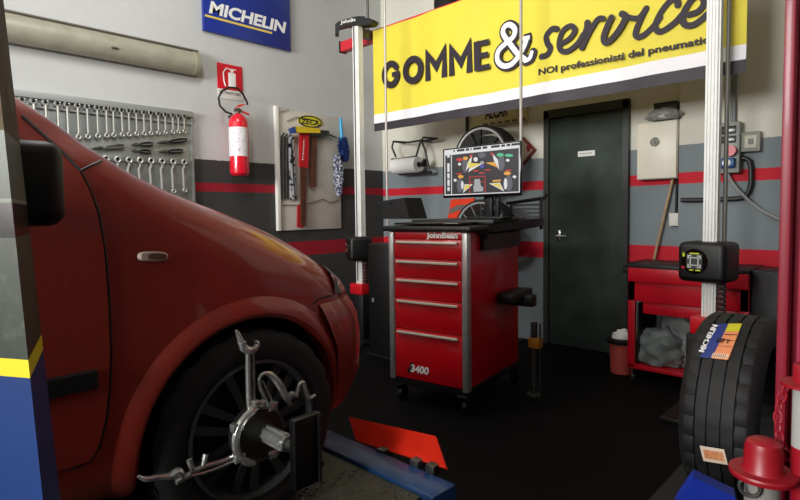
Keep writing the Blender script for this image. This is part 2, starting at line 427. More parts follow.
# white tool panel
a = P(277, 108, X=XL + .03); b = P(342, 229, X=XL + .03)
y0, y1, z1, z0 = a.y, b.y, a.z, (P(279, 230, X=XL + .03).z + b.z) / 2
wp = thing('white_tool_panel', 'white wall panel with wire hooks holding cleaning brushes and hand tools', 'panel', (XL, (y0 + y1) / 2, z0))
MB().box((XL + .004, y0, z0), (XL + .02, y1, z1), bev=.002).build('panel', mat('panel white', (206, 200, 188), .5, var=.05), wp)
MB().box((XL + .004, y0 - .03, z0), (XL + .045, y0 + .012, z1 + .02), bev=.004).build('edge_profile', mat('bright profile', (240, 238, 230), .4), wp)
for pts in [[(281, 112), (289, 109)], [(287, 121), (297, 117), (318, 121)], [(283, 205), (300, 205), (314, 202)], [(314, 202), (323, 199), (330, 203)], [(330, 203), (338, 200)]]:
    MB().tube([P(u, v, X=XL + .035) for u, v in pts], .004, 6).build('wire_hook', M_dsteel, wp)
XP = XL + .045
def flatbar(name, pts, wpx, m_, label, cat, parent=None, xo=XP, th=.02):
    pass
def plate(pxs, X, th, name, m_, parent=None):
    return MB().prism([P(u, v, X=X) for u, v in pxs], (th, 0, 0)).build(name, m_, parent)
# oval yellow badge
ov = [(310 + 12.5 * math.cos(2 * PI * k / 28), 121.5 + 6 * math.sin(2 * PI * k / 28) + (.12 * 12 * math.cos(2 * PI * k / 28))) for k in range(28)]
bd = thing('oval_badge', 'oval yellow badge with dark lettering at the top of the white panel', 'badge', P(310, 127, X=XL + .022))
plate(ov, XL + .021, .008, 'badge_plate', mat('badge yellow', (212, 204, 50), .5), bd)
ring = [P(u, v, X=XL + .031) for u, v in ov]
cc = P(310, 121.5, X=XL + .031)
MB().tube([cc + (p - cc) * .9 for p in ring], .006, 6, closed=True).build('badge_rim', M_ink, bd)
ta = P(301, 123.5, X=XL + .0295); tbb = P(319, 125.5, X=XL + .0295)
text_mesh(None, 'ZECA', ta, tbb - ta, (0, 0, 1), (tbb - ta).length, .05, M_ink, 'lettering', bd, bold=.02, shear=.15)
# hex keys
XT = XL + .04
for k, px in enumerate((281.5, 284.5, 287.5)):
    m = MB(); m.tube([P(px, 200 - k, X=XT), P(px, 136 + k, X=XT), P(px + 3, 133 + k, X=XT + .01)], .009, 6)
    tag(m.build('hex_key', M_trim), 'long black hex key hanging at the left edge of the white panel, %s of three' % ('leftmost', 'middle', 'rightmost')[k], 'hex key', 'hex keys on the white panel')
# squeegee / scraper with blue print
t = thing('wiper_blade_pack', 'slim black and white blister pack with wiper blades on the white panel', 'pack', P(292, 200, X=XT))
plate([(288, 135), (293, 135), (296, 198), (290, 200)], XT, .012, 'card', mat('card print', (205, 208, 214), .5, col2=(20, 22, 34), vscale=22, lo=.5, hi=.56), t)
MB().tube([P(291, 140, X=XT + .02), P(292.5, 160, X=XT + .02), P(295, 196, X=XT + .02)], .006, 6).build('blade', M_black, t)
# red tool and brown tool
t = thing('hammer', 'red-sleeved hammer with a yellow and blue head hanging on the white panel', 'hammer', P(303, 226, X=XT))
plate([(299, 131), (307.5, 132), (306.5, 168), (298.5, 167)], XT + .012, .03, 'sleeve', mat('sleeve red', (196, 24, 34), .5), t)
a_ = P(303.5, 160, X=XT + .0425); b_ = P(304.5, 140, X=XT + .0425)
text_mesh(None, 'Premium', a_, b_ - a_, (0, -1, 0), (b_ - a_).length, .02, M_print, 'lettering', t)
plate([(300, 167), (305.5, 167), (304.5, 226), (299.5, 225)], XT + .012, .026, 'handle', mat('brown wood', (84, 48, 34), .6, var=.3, vscale=20), t)
plate([(297, 205), (299.5, 205), (301, 224), (303, 226), (302, 228), (296.5, 227)], XT + .01, .02, 'lower_sleeve', mat('lower sleeve', (170, 30, 36), .5), t)
plate([(292.5, 127.5), (296, 126.5), (318, 129), (318, 133.5), (296, 133), (292, 132)], XT + .045, .04, 'head', mat('head yellow', (222, 192, 40), .45), t)
plate([(288, 129), (292.5, 127), (294, 133), (290, 134)], XT + .043, .045, 'head_tip', mat('tip blue', (44, 74, 140), .45), t)
t = thing('mallet', 'brown wooden-handled mallet with a dark steel head on the white panel', 'mallet', P(314, 186, X=XT))
plate([(310.5, 134), (316, 134), (314.5, 187), (309, 186)], XT, .025, 'handle', mat('mallet wood', (90, 52, 36), .6, var=.3, vscale=20), t)
plate([(308, 130), (326, 131), (327, 136), (320, 138), (308, 136)], XT - .004, .05, 'head', M_dsteel, t)
MB().tube([P(322, 132, X=XT + .02), P(330, 135, X=XT + .02), P(337, 138, X=XT + .02)], [.012, .009, .006], 8).build('pick', M_black, t)
# blue detailing brush
def duster(name, label, pts, rads, m_, hpts=None, hm=None, noise=.012, n=18):
    root = thing(name, label, 'duster', P(*pts[-1], X=XT + .03))
    P3 = [P(u, v, X=XT + .03) for u, v in pts]
    m = MB()
    # dense pile of short strands around the core
    fine = []
    for i in range(len(P3) - 1):
        for k in range(9): fine.append((P3[i].lerp(P3[i + 1], k / 9), rads[i] * (1 - k / 9) + rads[i + 1] * k / 9))
    for p, r in fine:
        for j in range(n):
            a = random.uniform(0, 2 * PI); e = random.uniform(-.6, .3)
            d = Vector((math.cos(a), math.sin(a), e)).normalized()
            if p.x + d.x * r < XL + .025: d.x = abs(d.x)
            q = p + d * r * random.uniform(.8, 1.1); m.tube([p + d * r * .45, p + d * r * .8, q], [.009, .008, .004], 4, cap=False)
    m.tube([p for p, r in fine], [r * .6 for p, r in fine], 10)
    m.build('pile', m_, root)
    if hpts: MB().tube([P(u, v, X=XT + .03) for u, v in hpts], [.016, .02, .02, .016][:len(hpts)], 10).build('handle', hm, root)
duster('wash_brush', 'blue wash mitt brush with a bright cyan handle hanging right of the white panel', [(343, 138), (343, 146), (344, 154), (345, 161)], [.045, .065, .065, .035], mat('navy pile', (24, 48, 110), .8, var=.4, vscale=60), [(340.5, 118), (341, 128), (342, 142)], mat('cyan plastic', (28, 158, 206), .4))
duster('dust_mop', 'speckled blue and white microfibre duster hanging right of the white panel', [(337, 155), (338, 168), (338, 182), (339, 196)], [.035, .06, .06, .03], mat('speckled pile', (58, 66, 110), .9, col2=(205, 208, 216), vscale=45, lo=.42, hi=.55))

# ------------------------------------------------------------------ wheel aligner: camera poles, beam, banner
YP = 3.5
def emblem(parent, c, rt, up, s):
    nr = rt.cross(up); r2 = []
    def sq(x0, y0, x1, y1, m_, d=.0): r2.append((x0, y0, x1, y1, m_, d))
    mw = mat('lens white', (220, 222, 216), .4); my = mat('lens yellow', (214, 226, 40), .4); mr = mat('lens red', (230, 20, 50), .4); mk = M_gloss
    for items, m_, nm in (([(-.5, -.5, .5, .5)], mat('lens grey', (70, 74, 72), .3), 'lens_plate'),
                          ([(-.42, -.42, -.18, -.34), (.18, -.42, .42, -.34), (-.42, .34, -.18, .42), (.18, .34, .42, .42), (-.42, -.42, -.34, -.18), (-.42, .18, -.34, .42), (.34, -.42, .42, -.18), (.34, .18, .42, .42), (-.28, -.28, .28, -.22), (-.28, .22, .28, .28), (-.28, -.28, -.22, .28), (.22, -.28, .28, .28)], mw, 'lens_marks'),
                          ([(-.3, -.62, -.05, -.54), (.1, -.62, .4, -.54), (-.75, .3, -.62, .56), (-.3, .5, .3, .58)], my, 'yellow_marks'),
                          ([(-.8, -.5, -.62, -.36)], mr, 'red_mark')):
        m = MB()
        for (x0, y0, x1, y1) in items:
            dd = .002 if nm == 'lens_plate' else .004
            m.prism([c + rt * (x0 * s) + up * (y0 * s), c + rt * (x1 * s) + up * (y0 * s), c + rt * (x1 * s) + up * (y1 * s), c + rt * (x0 * s) + up * (y1 * s)], nr * dd)
        m.build(nm, m_, parent)
for which, (px, py, lbl) in enumerate([(361, 248, 'aluminium aligner camera pole with a black top cap near the room corner'), (710, 261, 'thick white aluminium aligner camera pole in front of the right side of the banner')]):
    p = P(px, py, Y=YP); X0, Z0 = p.x, p.z
    po = thing('camera_pole', lbl, 'camera pole', (X0, YP, 0), group='camera poles of the wheel aligner')
    zbm = P(px, 283 if which == 0 else 316, Y=YP).z
    m = MB(); w = .037
    m.box((X0 - w * .9, YP - w * .9, zbm), (X0 + w * .9, YP + w * .9, 3.01), bev=.004)
    for k in (-.7, -.25, .2, .62):
        m.box((X0 + w * k - .004, YP - w - .003, zbm), (X0 + w * k + .006, YP - w + .006, 3.01)); m.box((X0 + w - .006, YP + w * k - .004, zbm), (X0 + w + .003, YP + w * k + .006, 3.01))
    m.build('pole', M_alup, po)
    if which == 0: m = MB(); m.box((X0 - .02, YP - w - .003, zbm + .02), (X0 - .002, YP - w - .001, 3.0)); (m.build('slot', mat('pole slot', (150, 150, 150), .6), po) if which == 0 else None)
    # base
    m = MB(); m.box((X0 - .08, YP - .08, zbm - .1), (X0 + .09, YP + .08, zbm), bev=.006); m.build('base_collar', M_red, po)
    m = MB(); m.box((X0 - .1, YP - .08, .03), (X0 + .1, YP + .1, zbm - .1), bev=.01); m.box((X0 - .2, YP - .2, 0), (X0 + .2, YP + .2, .03), bev=.005); m.build('base_column', M_black, po)
    m = MB()
    for k in range(int(Z0 / .03)):
        z = .55 + k * .03
        if z < Z0 - .14: m.box((X0 + .036, YP - .02, z), (X0 + .08, YP + .03, z + .02), bev=.003)
    m.build('cable_chain', mat('cable chain', (60, 20, 26), .5), po)
    # cap
    dx = Vector((.80, -.10, 0)).normalized() if which == 0 else Vector((.9, -.3, 0)).normalized()
    cap = MB(); d = Vector((-.55, -.83, 0)).normalized(); s_ = Vector((-d.y, d.x, 0))
    K = Vector((X0, YP, 3.02))
    outline = [(-.36, -.13), (-.36, .02), (-.30, .045), (0, .075), (.10, .075), (.13, .03), (.13, 0), (-.05, 0), (-.16, -.005), (-.27, -.02), (-.285, -.13)]
    e = Vector((1, 0, 0)); n_ = Vector((0, 1, 0))
    if which == 0:
        e = Vector((.62, .78, 0)).normalized(); n_ = Vector((e.y, -e.x, 0))
        a1 = P(339, 34, T=5.15); 
    cap.prism([K + e * (x) + Vector((0, 0, z)) - n_ * .045 for x, z in [(-.21, -.10), (-.21, -.01), (-.17, .02), (0, .07), (.07, .07), (.07, -.01), (-.08, -.015), (-.14, -.03), (-.175, -.045), (-.175, -.10)]], n_ * .09)
    e2 = Vector((.98, .2, 0)).normalized() if which == 0 else e
    cap.prism([K + e2 * x + Vector((0, 0, z)) - Vector((e2.y, -e2.x, 0)) * .05 for x, z in [(-.03, -.015), (.18, -.04), (.21, -.02), (.21, .0), (.17, .02), (-.03, .07)]], Vector((e2.y, -e2.x, 0)) * .10)
    cap.build('top_cap', M_black, po)
    text_mesh(None, 'JohnBean', K + e * -.16 + n_ * .046 + Vector((0, 0, -.008)), e + Vector((0, 0, .22)), (0, 0, 1), .19, .03, M_print, 'lettering', po, bold=.02) if which == 0 else None
    # camera pod
    hx, hy, hz = .13, .11, .115
    pod = thing('camera_pod', 'black rounded camera pod clamped on the %s' % ('pole near the room corner' if which == 0 else 'thick white pole, with a yellow marked lens'), 'camera', (X0, YP, Z0 - hz), group='camera pods of the wheel aligner') 
    M0 = Matrix.Translation((X0, YP - .03, Z0)) @ Matrix.Rotation(math.radians(-8 if which else -30), 4, 'Z')
    MB().box((-hx, -hy, -hz), (hx, hy, hz), M=M0, bev=.035, seg=4).build('pod_body', M_black, pod)
    rt = (M0.to_3x3() @ Vector((1, 0, 0))); up = Vector((0, 0, 1)); fc = M0 @ Vector((-.03, -hy - .001, .005))
    MB().cyl(fc + M0.to_3x3() @ Vector((0, .004, 0)), fc + M0.to_3x3() @ Vector((0, -.002, 0)), .072, 28).build('lens_window', M_gloss, pod)
    fc = fc + M0.to_3x3() @ Vector((0, -.002, 0))
    if which: emblem(pod, fc, rt, up, .085)
    else:
        m = MB()
        for (x, z) in ((-.05, .035), (-.03, .02), (-.045, -.02), (-.025, -.035), (.06, .02), (.07, -.01)):
            m.cyl(fc + rt * x + up * z, fc + rt * x + up * z + rt.cross(up) * .004, .012, 12)
        m.build('lens_lights', M_steel, pod)

# beam
YBm = 3.72
b0 = P(342, 48, Y=YBm); 
bmz = b0.z; xr = P(745, 60, Y=3.64).x
hb = .05
bt = thing('cross_beam', 'long red steel beam carrying the yellow banner between the aligner poles', 'beam', ((b0.x + xr) / 2, YBm, bmz - hb))
MB().box((b0.x + .02, YBm - .04, bmz - hb), (xr + .1, YBm + .04, bmz + hb), bev=.004).build('beam', mat('beam red', (214, 40, 56), .45), bt)
MB().box((b0.x, YBm - .045, bmz - hb - .008), (b0.x + .025, YBm + .045, bmz + hb + .008), bev=.004).build('end_cap', M_black, bt)
m = MB()
for X0 in (P(361, 248, Y=YP).x, P(710, 261, Y=YP).x): m.box((X0 - .03, YP + .04, bmz - .04), (X0 + .03, YBm - .04, bmz + .04))
m.build('bracket', M_dsteel, bt)
# ceiling rods holding the beam
m = MB()
for X0 in (b0.x + .4, (b0.x + xr) / 2, xr - .3): m.cyl((X0, YBm, bmz + hb), (X0, YBm, ZC), .012, 10)
m.build('ceiling_rod', M_dsteel, bt)
# banner
YN = 3.66
bl = P(374.5, 84, Y=YN).x
br = P(746, 40, Y=YN).x
zb0 = (P(377, 128, Y=YN).z + P(745, 77.5, Y=YN).z) / 2
zt0 = bmz + .028
M_yel = mat('banner yellow', (222, 206, 62), .65, var=.03, vscale=3)
bn = thing('banner', 'wide yellow tyre shop banner with dark lettering hung across the back of the workshop', 'banner', ((bl + br) / 2, YN, zb0))
zblk = zb0 + .075; zwht = zblk + .085
def sheet(z0, z1, name, m_, off=0):
    rows = []
    for i in range(49):
        x = bl + (br - bl) * i / 48; w = .008 * math.sin(x * 7) + .004 * math.sin(x * 17 + 1)
        rows.append([(x, YN + off + w * 1, z0), (x, YN + off + w, z1)])
    m = MB(); m.grid(rows)
    r = bmesh.ops.extrude_face_region(m.bm, geom=m.bm.faces[:])
    for v in [g for g in r['geom'] if isinstance(g, bmesh.types.BMVert)]: v.co.y += .003
    return m.build(name, m_, bn)
sheet(zb0, zblk, 'dark_band', mat('banner dark', (44, 38, 46), .6)); sheet(zblk, zwht, 'white_band', mat('banner white', (232, 230, 232), .55)); sheet(zwht, zt0, 'yellow_field', M_yel)
YT = YN - .016
NB = [0]
def brush(m, pts, w, off=0, rnd=True, n=16):
    """flat printed stroke of width w (metres) on the banner"""
    NB[0] += 1; d0 = off + (NB[0] % 4) * .0006
    Q = [P(u, v, Y=YT) for u, v in pts]; Q = [Vector((q.x, 0, q.z)) for q in Q]
    if rnd and len(Q) > 2:
        S = []
        for i in range(len(Q) - 1):
            p0 = Q[max(i - 1, 0)]; p1 = Q[i]; p2 = Q[i + 1]; p3 = Q[min(i + 2, len(Q) - 1)]
            for k in range(6):
                t = k / 6; S.append(.5 * ((2 * p1) + (p2 - p0) * t + (2 * p0 - 5 * p1 + 4 * p2 - p3) * t * t + (3 * p1 - p0 - 3 * p2 + p3) * t ** 3))
        S.append(Q[-1]); Q = S
    L = []; N = len(Q)
    for i, q in enumerate(Q):
        a = (q - Q[i - 1]).normalized() if i else None; b = (Q[i + 1] - q).normalized() if i < N - 1 else None
        if a is None: a = b
        if b is None: b = a
        na = Vector((-a.z, 0, a.x)); nb = Vector((-b.z, 0, b.x)); mm = (na + nb)
        if mm.length < .3: mm = na
        mm.normalize(); k = 1 / max(.5, mm.dot(na)) if not rnd else 1
        y = YT - d0 - i * .00004
        L.append((Vector((q.x, y, q.z)) - mm * w / 2 * k, Vector((q.x, y, q.z)) + mm * w / 2 * k))
    for i in range(N - 1): m.quad([L[i][0], L[i + 1][0], L[i + 1][1], L[i][1]])
    if rnd:
        for i in (0, N - 1):
            c = (L[i][0] + L[i][1]) / 2 + Vector((0, -.0003, 0))
            m.quad([c + Vector((math.cos(2 * PI * k / n), 0, math.sin(2 * PI * k / n))) * w / 2 for k in range(n)])
c1 = lambda L: [(370 + .1625 * u, 30 + .1625 * v) for u, v in L]
c2 = lambda L: [(485 + .1625 * u, 10 + .1625 * v) for u, v in L]
c3 = lambda L: [(590 + .1625 * u, .1625 * v) for u, v in L]
m = MB(); wG = .060
brush(m, c1([(128 + 42 * math.cos(math.radians(a)), 273 - 65 * math.sin(math.radians(a)) - 6 * math.cos(math.radians(a))) for a in range(38, 355, 18)] + [(168, 272)]), wG, rnd=True)
brush(m, c1([(180, 262), (135, 276)]), wG * .75, rnd=False)
brush(m, c1([(265 + 47 * math.cos(math.radians(a)), 245 - 66 * math.sin(math.radians(a)) - 8 * math.cos(math.radians(a))) for a in range(0, 361, 20)]), wG)
brush(m, c1([(356, 312), (352, 152), (408, 226), (456, 122), (456, 290)]), wG, rnd=False)
brush(m, c1([(503, 282), (499, 118), (560, 202), (610, 88), (610, 262)]), wG * .98, rnd=False)
brush(m, c1([(660, 250), (656, 70)]), wG, rnd=False)
for L in ([(650, 90), (732, 70)], [(650, 165), (726, 148)], [(650, 240), (736, 222)]): brush(m, c1(L), wG * .72, rnd=False)
m.build('large_lettering', M_ink, bn)
m = MB(); wS = .038
brush(m, c2([(442, 118), (412, 118), (378, 160), (385, 205), (402, 235), (385, 275), (348, 287)]), wS * 1.15)
brush(m, c2([(466, 210), (520, 175), (552, 125), (525, 98), (478, 130), (455, 205), (472, 252), (515, 250), (570, 205), (605, 150)]), wS)
brush(m, c2([(628, 78), (628, 100), (608, 170), (596, 230)]), wS * 1.15)
brush(m, c2([(598, 228), (640, 140), (690, 60), (725, 52)]), wS)
brush(m, c3([(130, 108), (108, 155), (84, 225), (96, 262), (140, 232), (190, 165), (218, 105), (196, 85)]), wS * 1.1)
brush(m, c3([(200, 88), (240, 108), (300, 108), (345, 50)]), wS * .9)
brush(m, c3([(345, 52), (318, 105), (288, 170), (280, 212), (300, 228), (345, 205), (400, 150), (430, 110)]), wS)
brush(m, c3([(540, 32), (535, 5), (495, 5), (440, 70), (402, 150), (415, 190), (450, 190), (520, 140), (575, 80)]), wS)
brush(m, c3([(610, 90), (665, 70), (700, 25), (690, -20), (640, -15), (590, 50), (568, 110), (585, 152), (630, 155), (680, 125), (730, 80)]), wS)
m.build('script_lettering', M_ink, bn)
AMP = [(252, 308), (205, 270), (155, 205), (118, 150), (122, 110), (155, 92), (188, 118), (180, 165), (130, 210), (88, 255), (82, 310), (115, 345), (165, 338), (210, 290), (248, 220), (262, 178)]
m = MB(); brush(m, c2(AMP), .076, off=.002); brush(m, c2([(240, 182), (285, 168)]), .076, off=.002, rnd=False); brush(m, c2([(250, 315), (282, 300), (296, 262)]), .07, off=.002); m.build('ampersand_outline', M_ink, bn)
m = MB(); brush(m, c2(AMP), .040, off=.010); brush(m, c2([(236, 180), (280, 170)]), .03, off=.010, rnd=False); brush(m, c2([(250, 315), (278, 300), (292, 262)]), .03, off=.010); m.build('ampersand', M_print, bn)
a = P(538.5, 75, Y=YT); b = P(718, 41, Y=YT)
text_mesh(None, 'NOI professionisti del pneumatico', Vector((a.x, YT, a.z)), (b.x - a.x, 0, b.z - a.z), (0, 0, 1), b.x - a.x, .044, M_ink, 'small_lettering', bn, bold=.028)

# hanging steel rods in front
for k, (px, yb) in enumerate([(387.5, 229), (521, 170)]):
    p = P(px, yb, Y=3.34)
    m = MB(); m.cyl((p.x, p.y, p.z), (p.x, p.y, ZC), .0105, 10)
    m.cyl((p.x, p.y, ZC - .02), (p.x, p.y, ZC), .03, 12)
    tag(m.build('hanging_rod', mat('rod grey', (186, 180, 172), .35, metal=.4)), 'thin grey steel rod hanging in front of the %s' % ('left end of the banner' if k == 0 else 'banner ampersand'), 'rod', 'thin rods hanging before the banner')
p = P(727, 110, Y=3.6); 
m = MB(); m.cyl((p.x, p.y, .02), (p.x, p.y, ZC), .0125, 12); m.cyl((p.x, p.y, 0), (p.x, p.y, .02), .03, 16)
tag(m.build('steel_pipe', mat('pipe grey', (140, 138, 132), .4, metal=.3)), 'slim grey vertical pipe beside the thick white camera pole', 'pipe')

# big tyre on the wall behind the banner
def tyre_mesh(c, axis, R_, W, rin, groove=True, n=96, lug=True):
    hw = W / 2
    prof = [(rin, -hw * .8), (rin + .01, -hw * .92), (rin + (R_ - rin) * .35, -hw), (rin + (R_ - rin) * .7, -hw * .98), (R_ - .018, -hw * .9), (R_ - .006, -hw * .8)]
    if groove:
        sh = len(prof)
        xs = [-.76, -.52, -.52, -.47, -.47, -.2, -.2, -.15, -.15, .15, .15, .2, .2, .47, .47, .52, .52, .76]
        dp = [0, 0, 1, 1, 0, 0, 1, 1, 0, 0, 1, 1, 0, 0, 1, 1, 0, 0]
        for x, d in zip(xs, dp): prof.append((R_ - (.009 if d else 0) - .004 * abs(x), hw * x))
    else: prof += [(R_, -hw * .6), (R_, hw * .6)]
    prof += [(R_ - .006, hw * .8), (R_ - .018, hw * .9), (rin + (R_ - rin) * .7, hw * .98), (rin + (R_ - rin) * .35, hw), (rin + .01, hw * .92), (rin, hw * .8), (rin + .012, 0)]
    L = len(prof)
    def fn(j, k, r):
        if groove and lug:
            x = abs(prof[j][1]) / hw
            if .50 < x < .85 and k % 4 == 0: return r - .007
            if x < .48 and (k + 2) % 4 == 0 and r > R_ - .006: return r - .0025
        return r
    m = MB(); m.lathe(prof, c, axis, n, closed=True, fn=fn); return m
c = P(486, -6, Y=4.42)
rt_ = (P(544, -6, Y=4.42) - c).length * .93
t = thing('display_tyre', 'large black display tyre with white sidewall letters above the banner', 'tyre', (c.x, c.y, c.z - rt_))
tyre_mesh(c, (0, 1, 0), rt_, .2, rt_ * .62).build('tyre', M_rubber, t)
cc = Vector((c.x, c.y - .102, c.z))
for k, (ch, ang) in enumerate(zip('TYRES', (-128, -112, -96, -80, -64))):
    a = math.radians(ang); rr = rt_ * .80
    up = Vector((-math.cos(a), 0, -math.sin(a))); right = Vector((-math.sin(a), 0, math.cos(a)))
    pass
for k, ang in enumerate((-125, -108, -91, -74, -57)):
    a = math.radians(ang); up = Vector((-math.cos(a), 0, -math.sin(a))); right = Vector((-math.sin(a), 0, math.cos(a)))
    o = cc + Vector((math.cos(a), 0, math.sin(a))) * rt_ * .93 - right * .05
    m = MB(); hL = rt_ * .22
    m.prism([o, o + right * .035, o + right * .035 + up * hL, o + up * hL], (0, -.003, 0)); m.prism([o + right * .07, o + right * .105, o + right * .105 + up * hL, o + right * .07 + up * hL], (0, -.003, 0)); m.prism([o + up * hL * .45, o + right * .1 + up * hL * .45, o + right * .1 + up * hL * .62, o + up * hL * .62], (0, -.003, 0))
    m.build('sidewall_mark', M_print, t)
MB().cyl((c.x, YB, c.z + rt_ * .55), (c.x, c.y - .1, c.z + rt_ * .55), .02, 12).build('wall_peg', M_dsteel, t)

# ------------------------------------------------------------------ back wall items
# poster box under banner
YW = YB - .03
a = P(472, 108, Y=YW); b = P(527, 122, Y=YW); zb_ = (P(473, 127.5, Y=YW).z + P(526, 122, Y=YW).z) / 2
pb = thing('advertising_panel', 'cream panel with dark brand lettering half hidden under the banner', 'sign', ((a.x + b.x) / 2, YB, zb_))
MB().box((a.x, YW, zb_), (b.x, YB - .002, zb_ + .36), bev=.004).build('panel', mat('panel cream', (208, 202, 148), .5), pb)
a2 = P(485, 116.5, Y=YW - .001); b2 = P(508, 114, Y=YW - .001)
text_mesh(None, 'ALCAR', (a2.x, YW - .0005, (a2.z + b2.z) / 2 - .02), (1, 0, 0), (0, 0, 1), b2.x - a2.x, .11, M_ink, 'lettering', pb, bold=.03)
m = MB(); xx = P(483, 122, Y=YW).x; z_ = P(500, 121.5, Y=YW).z - .02
for k in range(6):
    m.box((xx + k * .085, YW - .001, z_), (xx + k * .085 + .06, YW, z_ + .022))
m.build('small_print', mat('small print', (110, 100, 70), .7), pb)
x0 = P(466, 130, Y=YB - .02).x; m = MB(); m.box((x0, YB - .03, P(466, 146, Y=YB).z - .3), (x0 + .02, YB - .001, P(466, 112, Y=YB).z + .3)); tag(m.build('cable_duct', M_trim), 'thin black vertical cable duct on the back wall left of the alloy wheels', 'cable duct')
# diamond sign
c = P(523, 151, Y=YB - .03); s = .135
t = thing('diamond_sign', 'diamond-shaped red-edged sign on the back wall behind the alloy wheel', 'sign', (c.x, YB, c.z - s))
MB().prism([c + Vector((-s, 0, 0)), c + Vector((0, 0, -s)), c + Vector((s, 0, 0)), c + Vector((0, 0, s))], (0, .025, 0)).build('sign_panel', mat('sign brown red', (120, 40, 34), .5), t)
c2_ = c + Vector((0, -.002, 0)); s2 = s * .76
MB().prism([c2_ + Vector((-s2, 0, 0)), c2_ + Vector((0, 0, -s2)), c2_ + Vector((s2, 0, 0)), c2_ + Vector((0, 0, s2))], (0, .003, 0)).build('sign_face', mat('sign cream', (196, 182, 160), .5), t)
c3_ = P(528.5, 148, Y=YB - .034); MB().prism([c3_ + Vector((math.cos(2 * PI * k / 14) * .022, 0, math.sin(2 * PI * k / 14) * .035)) for k in range(14)], (0, .002, 0)).build('sign_symbol', mat('symbol red', (150, 26, 26), .5), t)

# alloy wheels on a display rack
def make_wheel(name, label, c, R_, W, axis, spokes, rimm, spm, rin_f=.9, group=None, catg='wheel'):
    c = Vector(c); ax = Vector(axis).normalized()
    root = thing(name, label, catg, c - Vector((0, 0, R_)), group=group)
    rin = R_ * rin_f
    tyre_mesh(c, ax, R_, W, rin, n=72).build('tyre', M_rubber, root)
    f = W / 2
    m = MB(); m.lathe([(rin + .004, f * .72), (rin + .006, f * .98), (rin - .012, f * .96), (rin - .02, f * .6), (rin - .04, -f * .5), (rin + .0, -f * .8)], c, ax, 64)
    m.build('rim', rimm, root)
    ref = Vector((0, 0, 1)); u = (ref - ax * ref.dot(ax)).normalized(); w = ax.cross(u)
    m = MB()
    for k in range(spokes):
        for s in (-1, 1):
            a = 2 * PI * k / spokes + .2; b_ = a + s * .22
            p0 = c + ax * f * .55 + (u * math.cos(a) + w * math.sin(a)) * .04; p1 = c + ax * f * .78 + (u * math.cos(b_) + w * math.sin(b_)) * (rin - .012)
            m.tube([p0, p0.lerp(p1, .5) + ax * .006, p1], [.016, .011, .013], 6, flat=.6, up=ax)
    m.cyl(c - ax * f * .1, c + ax * f * .62, .055, 24)
    m.build('spokes', spm, root)
    MB().cyl(c + ax * f * .62, c + ax * f * .66, .03, 20).build('hub_cap', M_dsteel, root)
    MB().lathe([(0, -f * .2), (rin * .8, -f * .2), (rin * .8, -f * .3), (0, -f * .3)], c, ax, 32).build('brake_disc', M_black, root)
    return root
M_blkrim = mat('black polished alloy', (14, 14, 15), .25, metal=.2)
for k, (px, py, lb) in enumerate([(486, 159, 'black alloy wheel with a silver rim edge behind the top of the monitor'), (486, 232, 'black and silver alloy wheel low behind the monitor stand')]):
    c = P(px, py, Y=4.16)
    r = (P(px + 31, py, Y=4.16) - c).length * .92
    make_wheel('alloy_wheel', lb, c, r, .2, (0, -1, 0), 5 if k == 0 else 7, M_alu, M_blkrim if k == 0 else mat('machined alloy', (150, 150, 150), .3, metal=.8), .9, 'alloy wheels on the display rack')
x0 = P(486, 200, Y=4.3).x
m = MB(); m.box((x0 - .03, 4.30, .02), (x0 + .03, 4.36, 1.95), bev=.004); m.box((x0 - .3, 4.05, 0), (x0 + .3, 4.5, .02), bev=.004)
for py in (159, 232): z_ = P(486, py, Y=4.16).z; m.cyl((x0, 4.32, z_), (x0, 4.21, z_), .025, 12)
tag(m.build('wheel_display_rack', M_black), 'black steel post rack carrying two alloy wheels behind the cabinet', 'rack')
# orange panel
t = thing('orange_panel', 'orange printed panel with a grey stripe left of the lower alloy wheel', 'panel', P(460, 221, Y=4.5))
q = [P(451, 199.5, Y=4.46), P(474, 198, Y=4.46), P(474, 240, Y=4.46), P(444, 240, Y=4.46)]
MB().prism(q, (0, .02, 0)).build('panel', M_orange, t)
q = [P(449.5, 209, Y=4.458), P(458, 205, Y=4.458), P(474, 204, Y=4.458), P(474, 209, Y=4.458), P(460, 210, Y=4.458), P(449, 214, Y=4.458)]
MB().prism(q, (0, .002, 0)).build('stripe', mat('stripe grey', (110, 100, 98), .6), t)
q = P(460, 240, Y=4.46); MB().box((q.x - .03, 4.48, 0), (q.x + .03, 4.5, q.z + .05)).build('support', M_black, t)

# paper roll holder
YH = 4.42
t = thing('paper_roll_holder', 'black wire wall holder for a paper roll on the back wall', 'holder', P(415, 175, Y=YB - .02))
hx = lambda u, v, y=YH: P(380 + u * 55 / 318 / 2 * 1 if False else 380 + u * .11, 130 + v * .11, Y=y)
M_wire = mat('black wire', (22, 22, 22), .4)
for pts in ([(120, 105), (260, 112), (375, 95)], [(120, 105), (110, 160), (145, 245)], [(375, 95), (410, 180), (450, 380)], [(375, 95), (395, 68), (520, 78), (500, 86), (385, 100)], [(365, 110), (340, 200), (325, 250)], [(110, 265), (145, 270), (325, 240)]):
    MB().tube([hx(u, v) for u, v in pts], .011, 8).build('wire_frame', M_wire, t)
MB().prism([hx(100, 262), hx(325, 236), hx(328, 262), hx(110, 285)], (0, .03, 0)).build('cutting_bar', mat('bar brown', (44, 38, 32), .5), t)
m = MB(); 
for (u, v) in ((140, 110), (380, 100)):
    p = hx(u, v); m.cyl(p, (p.x, YB, p.z), .008, 8)
m.build('wall_bracket', M_wire, t)
MB().prism([hx(160, 398), hx(410, 372), hx(450, 372), hx(448, 392), hx(170, 412)], (0, .05, 0)).build('lower_tray', M_wire, t)
a = hx(135, 330); b = hx(352, 318)
b = Vector((b.x, a.y - .0, (a.z + b.z) / 2)); a = Vector((a.x, a.y, b.z))
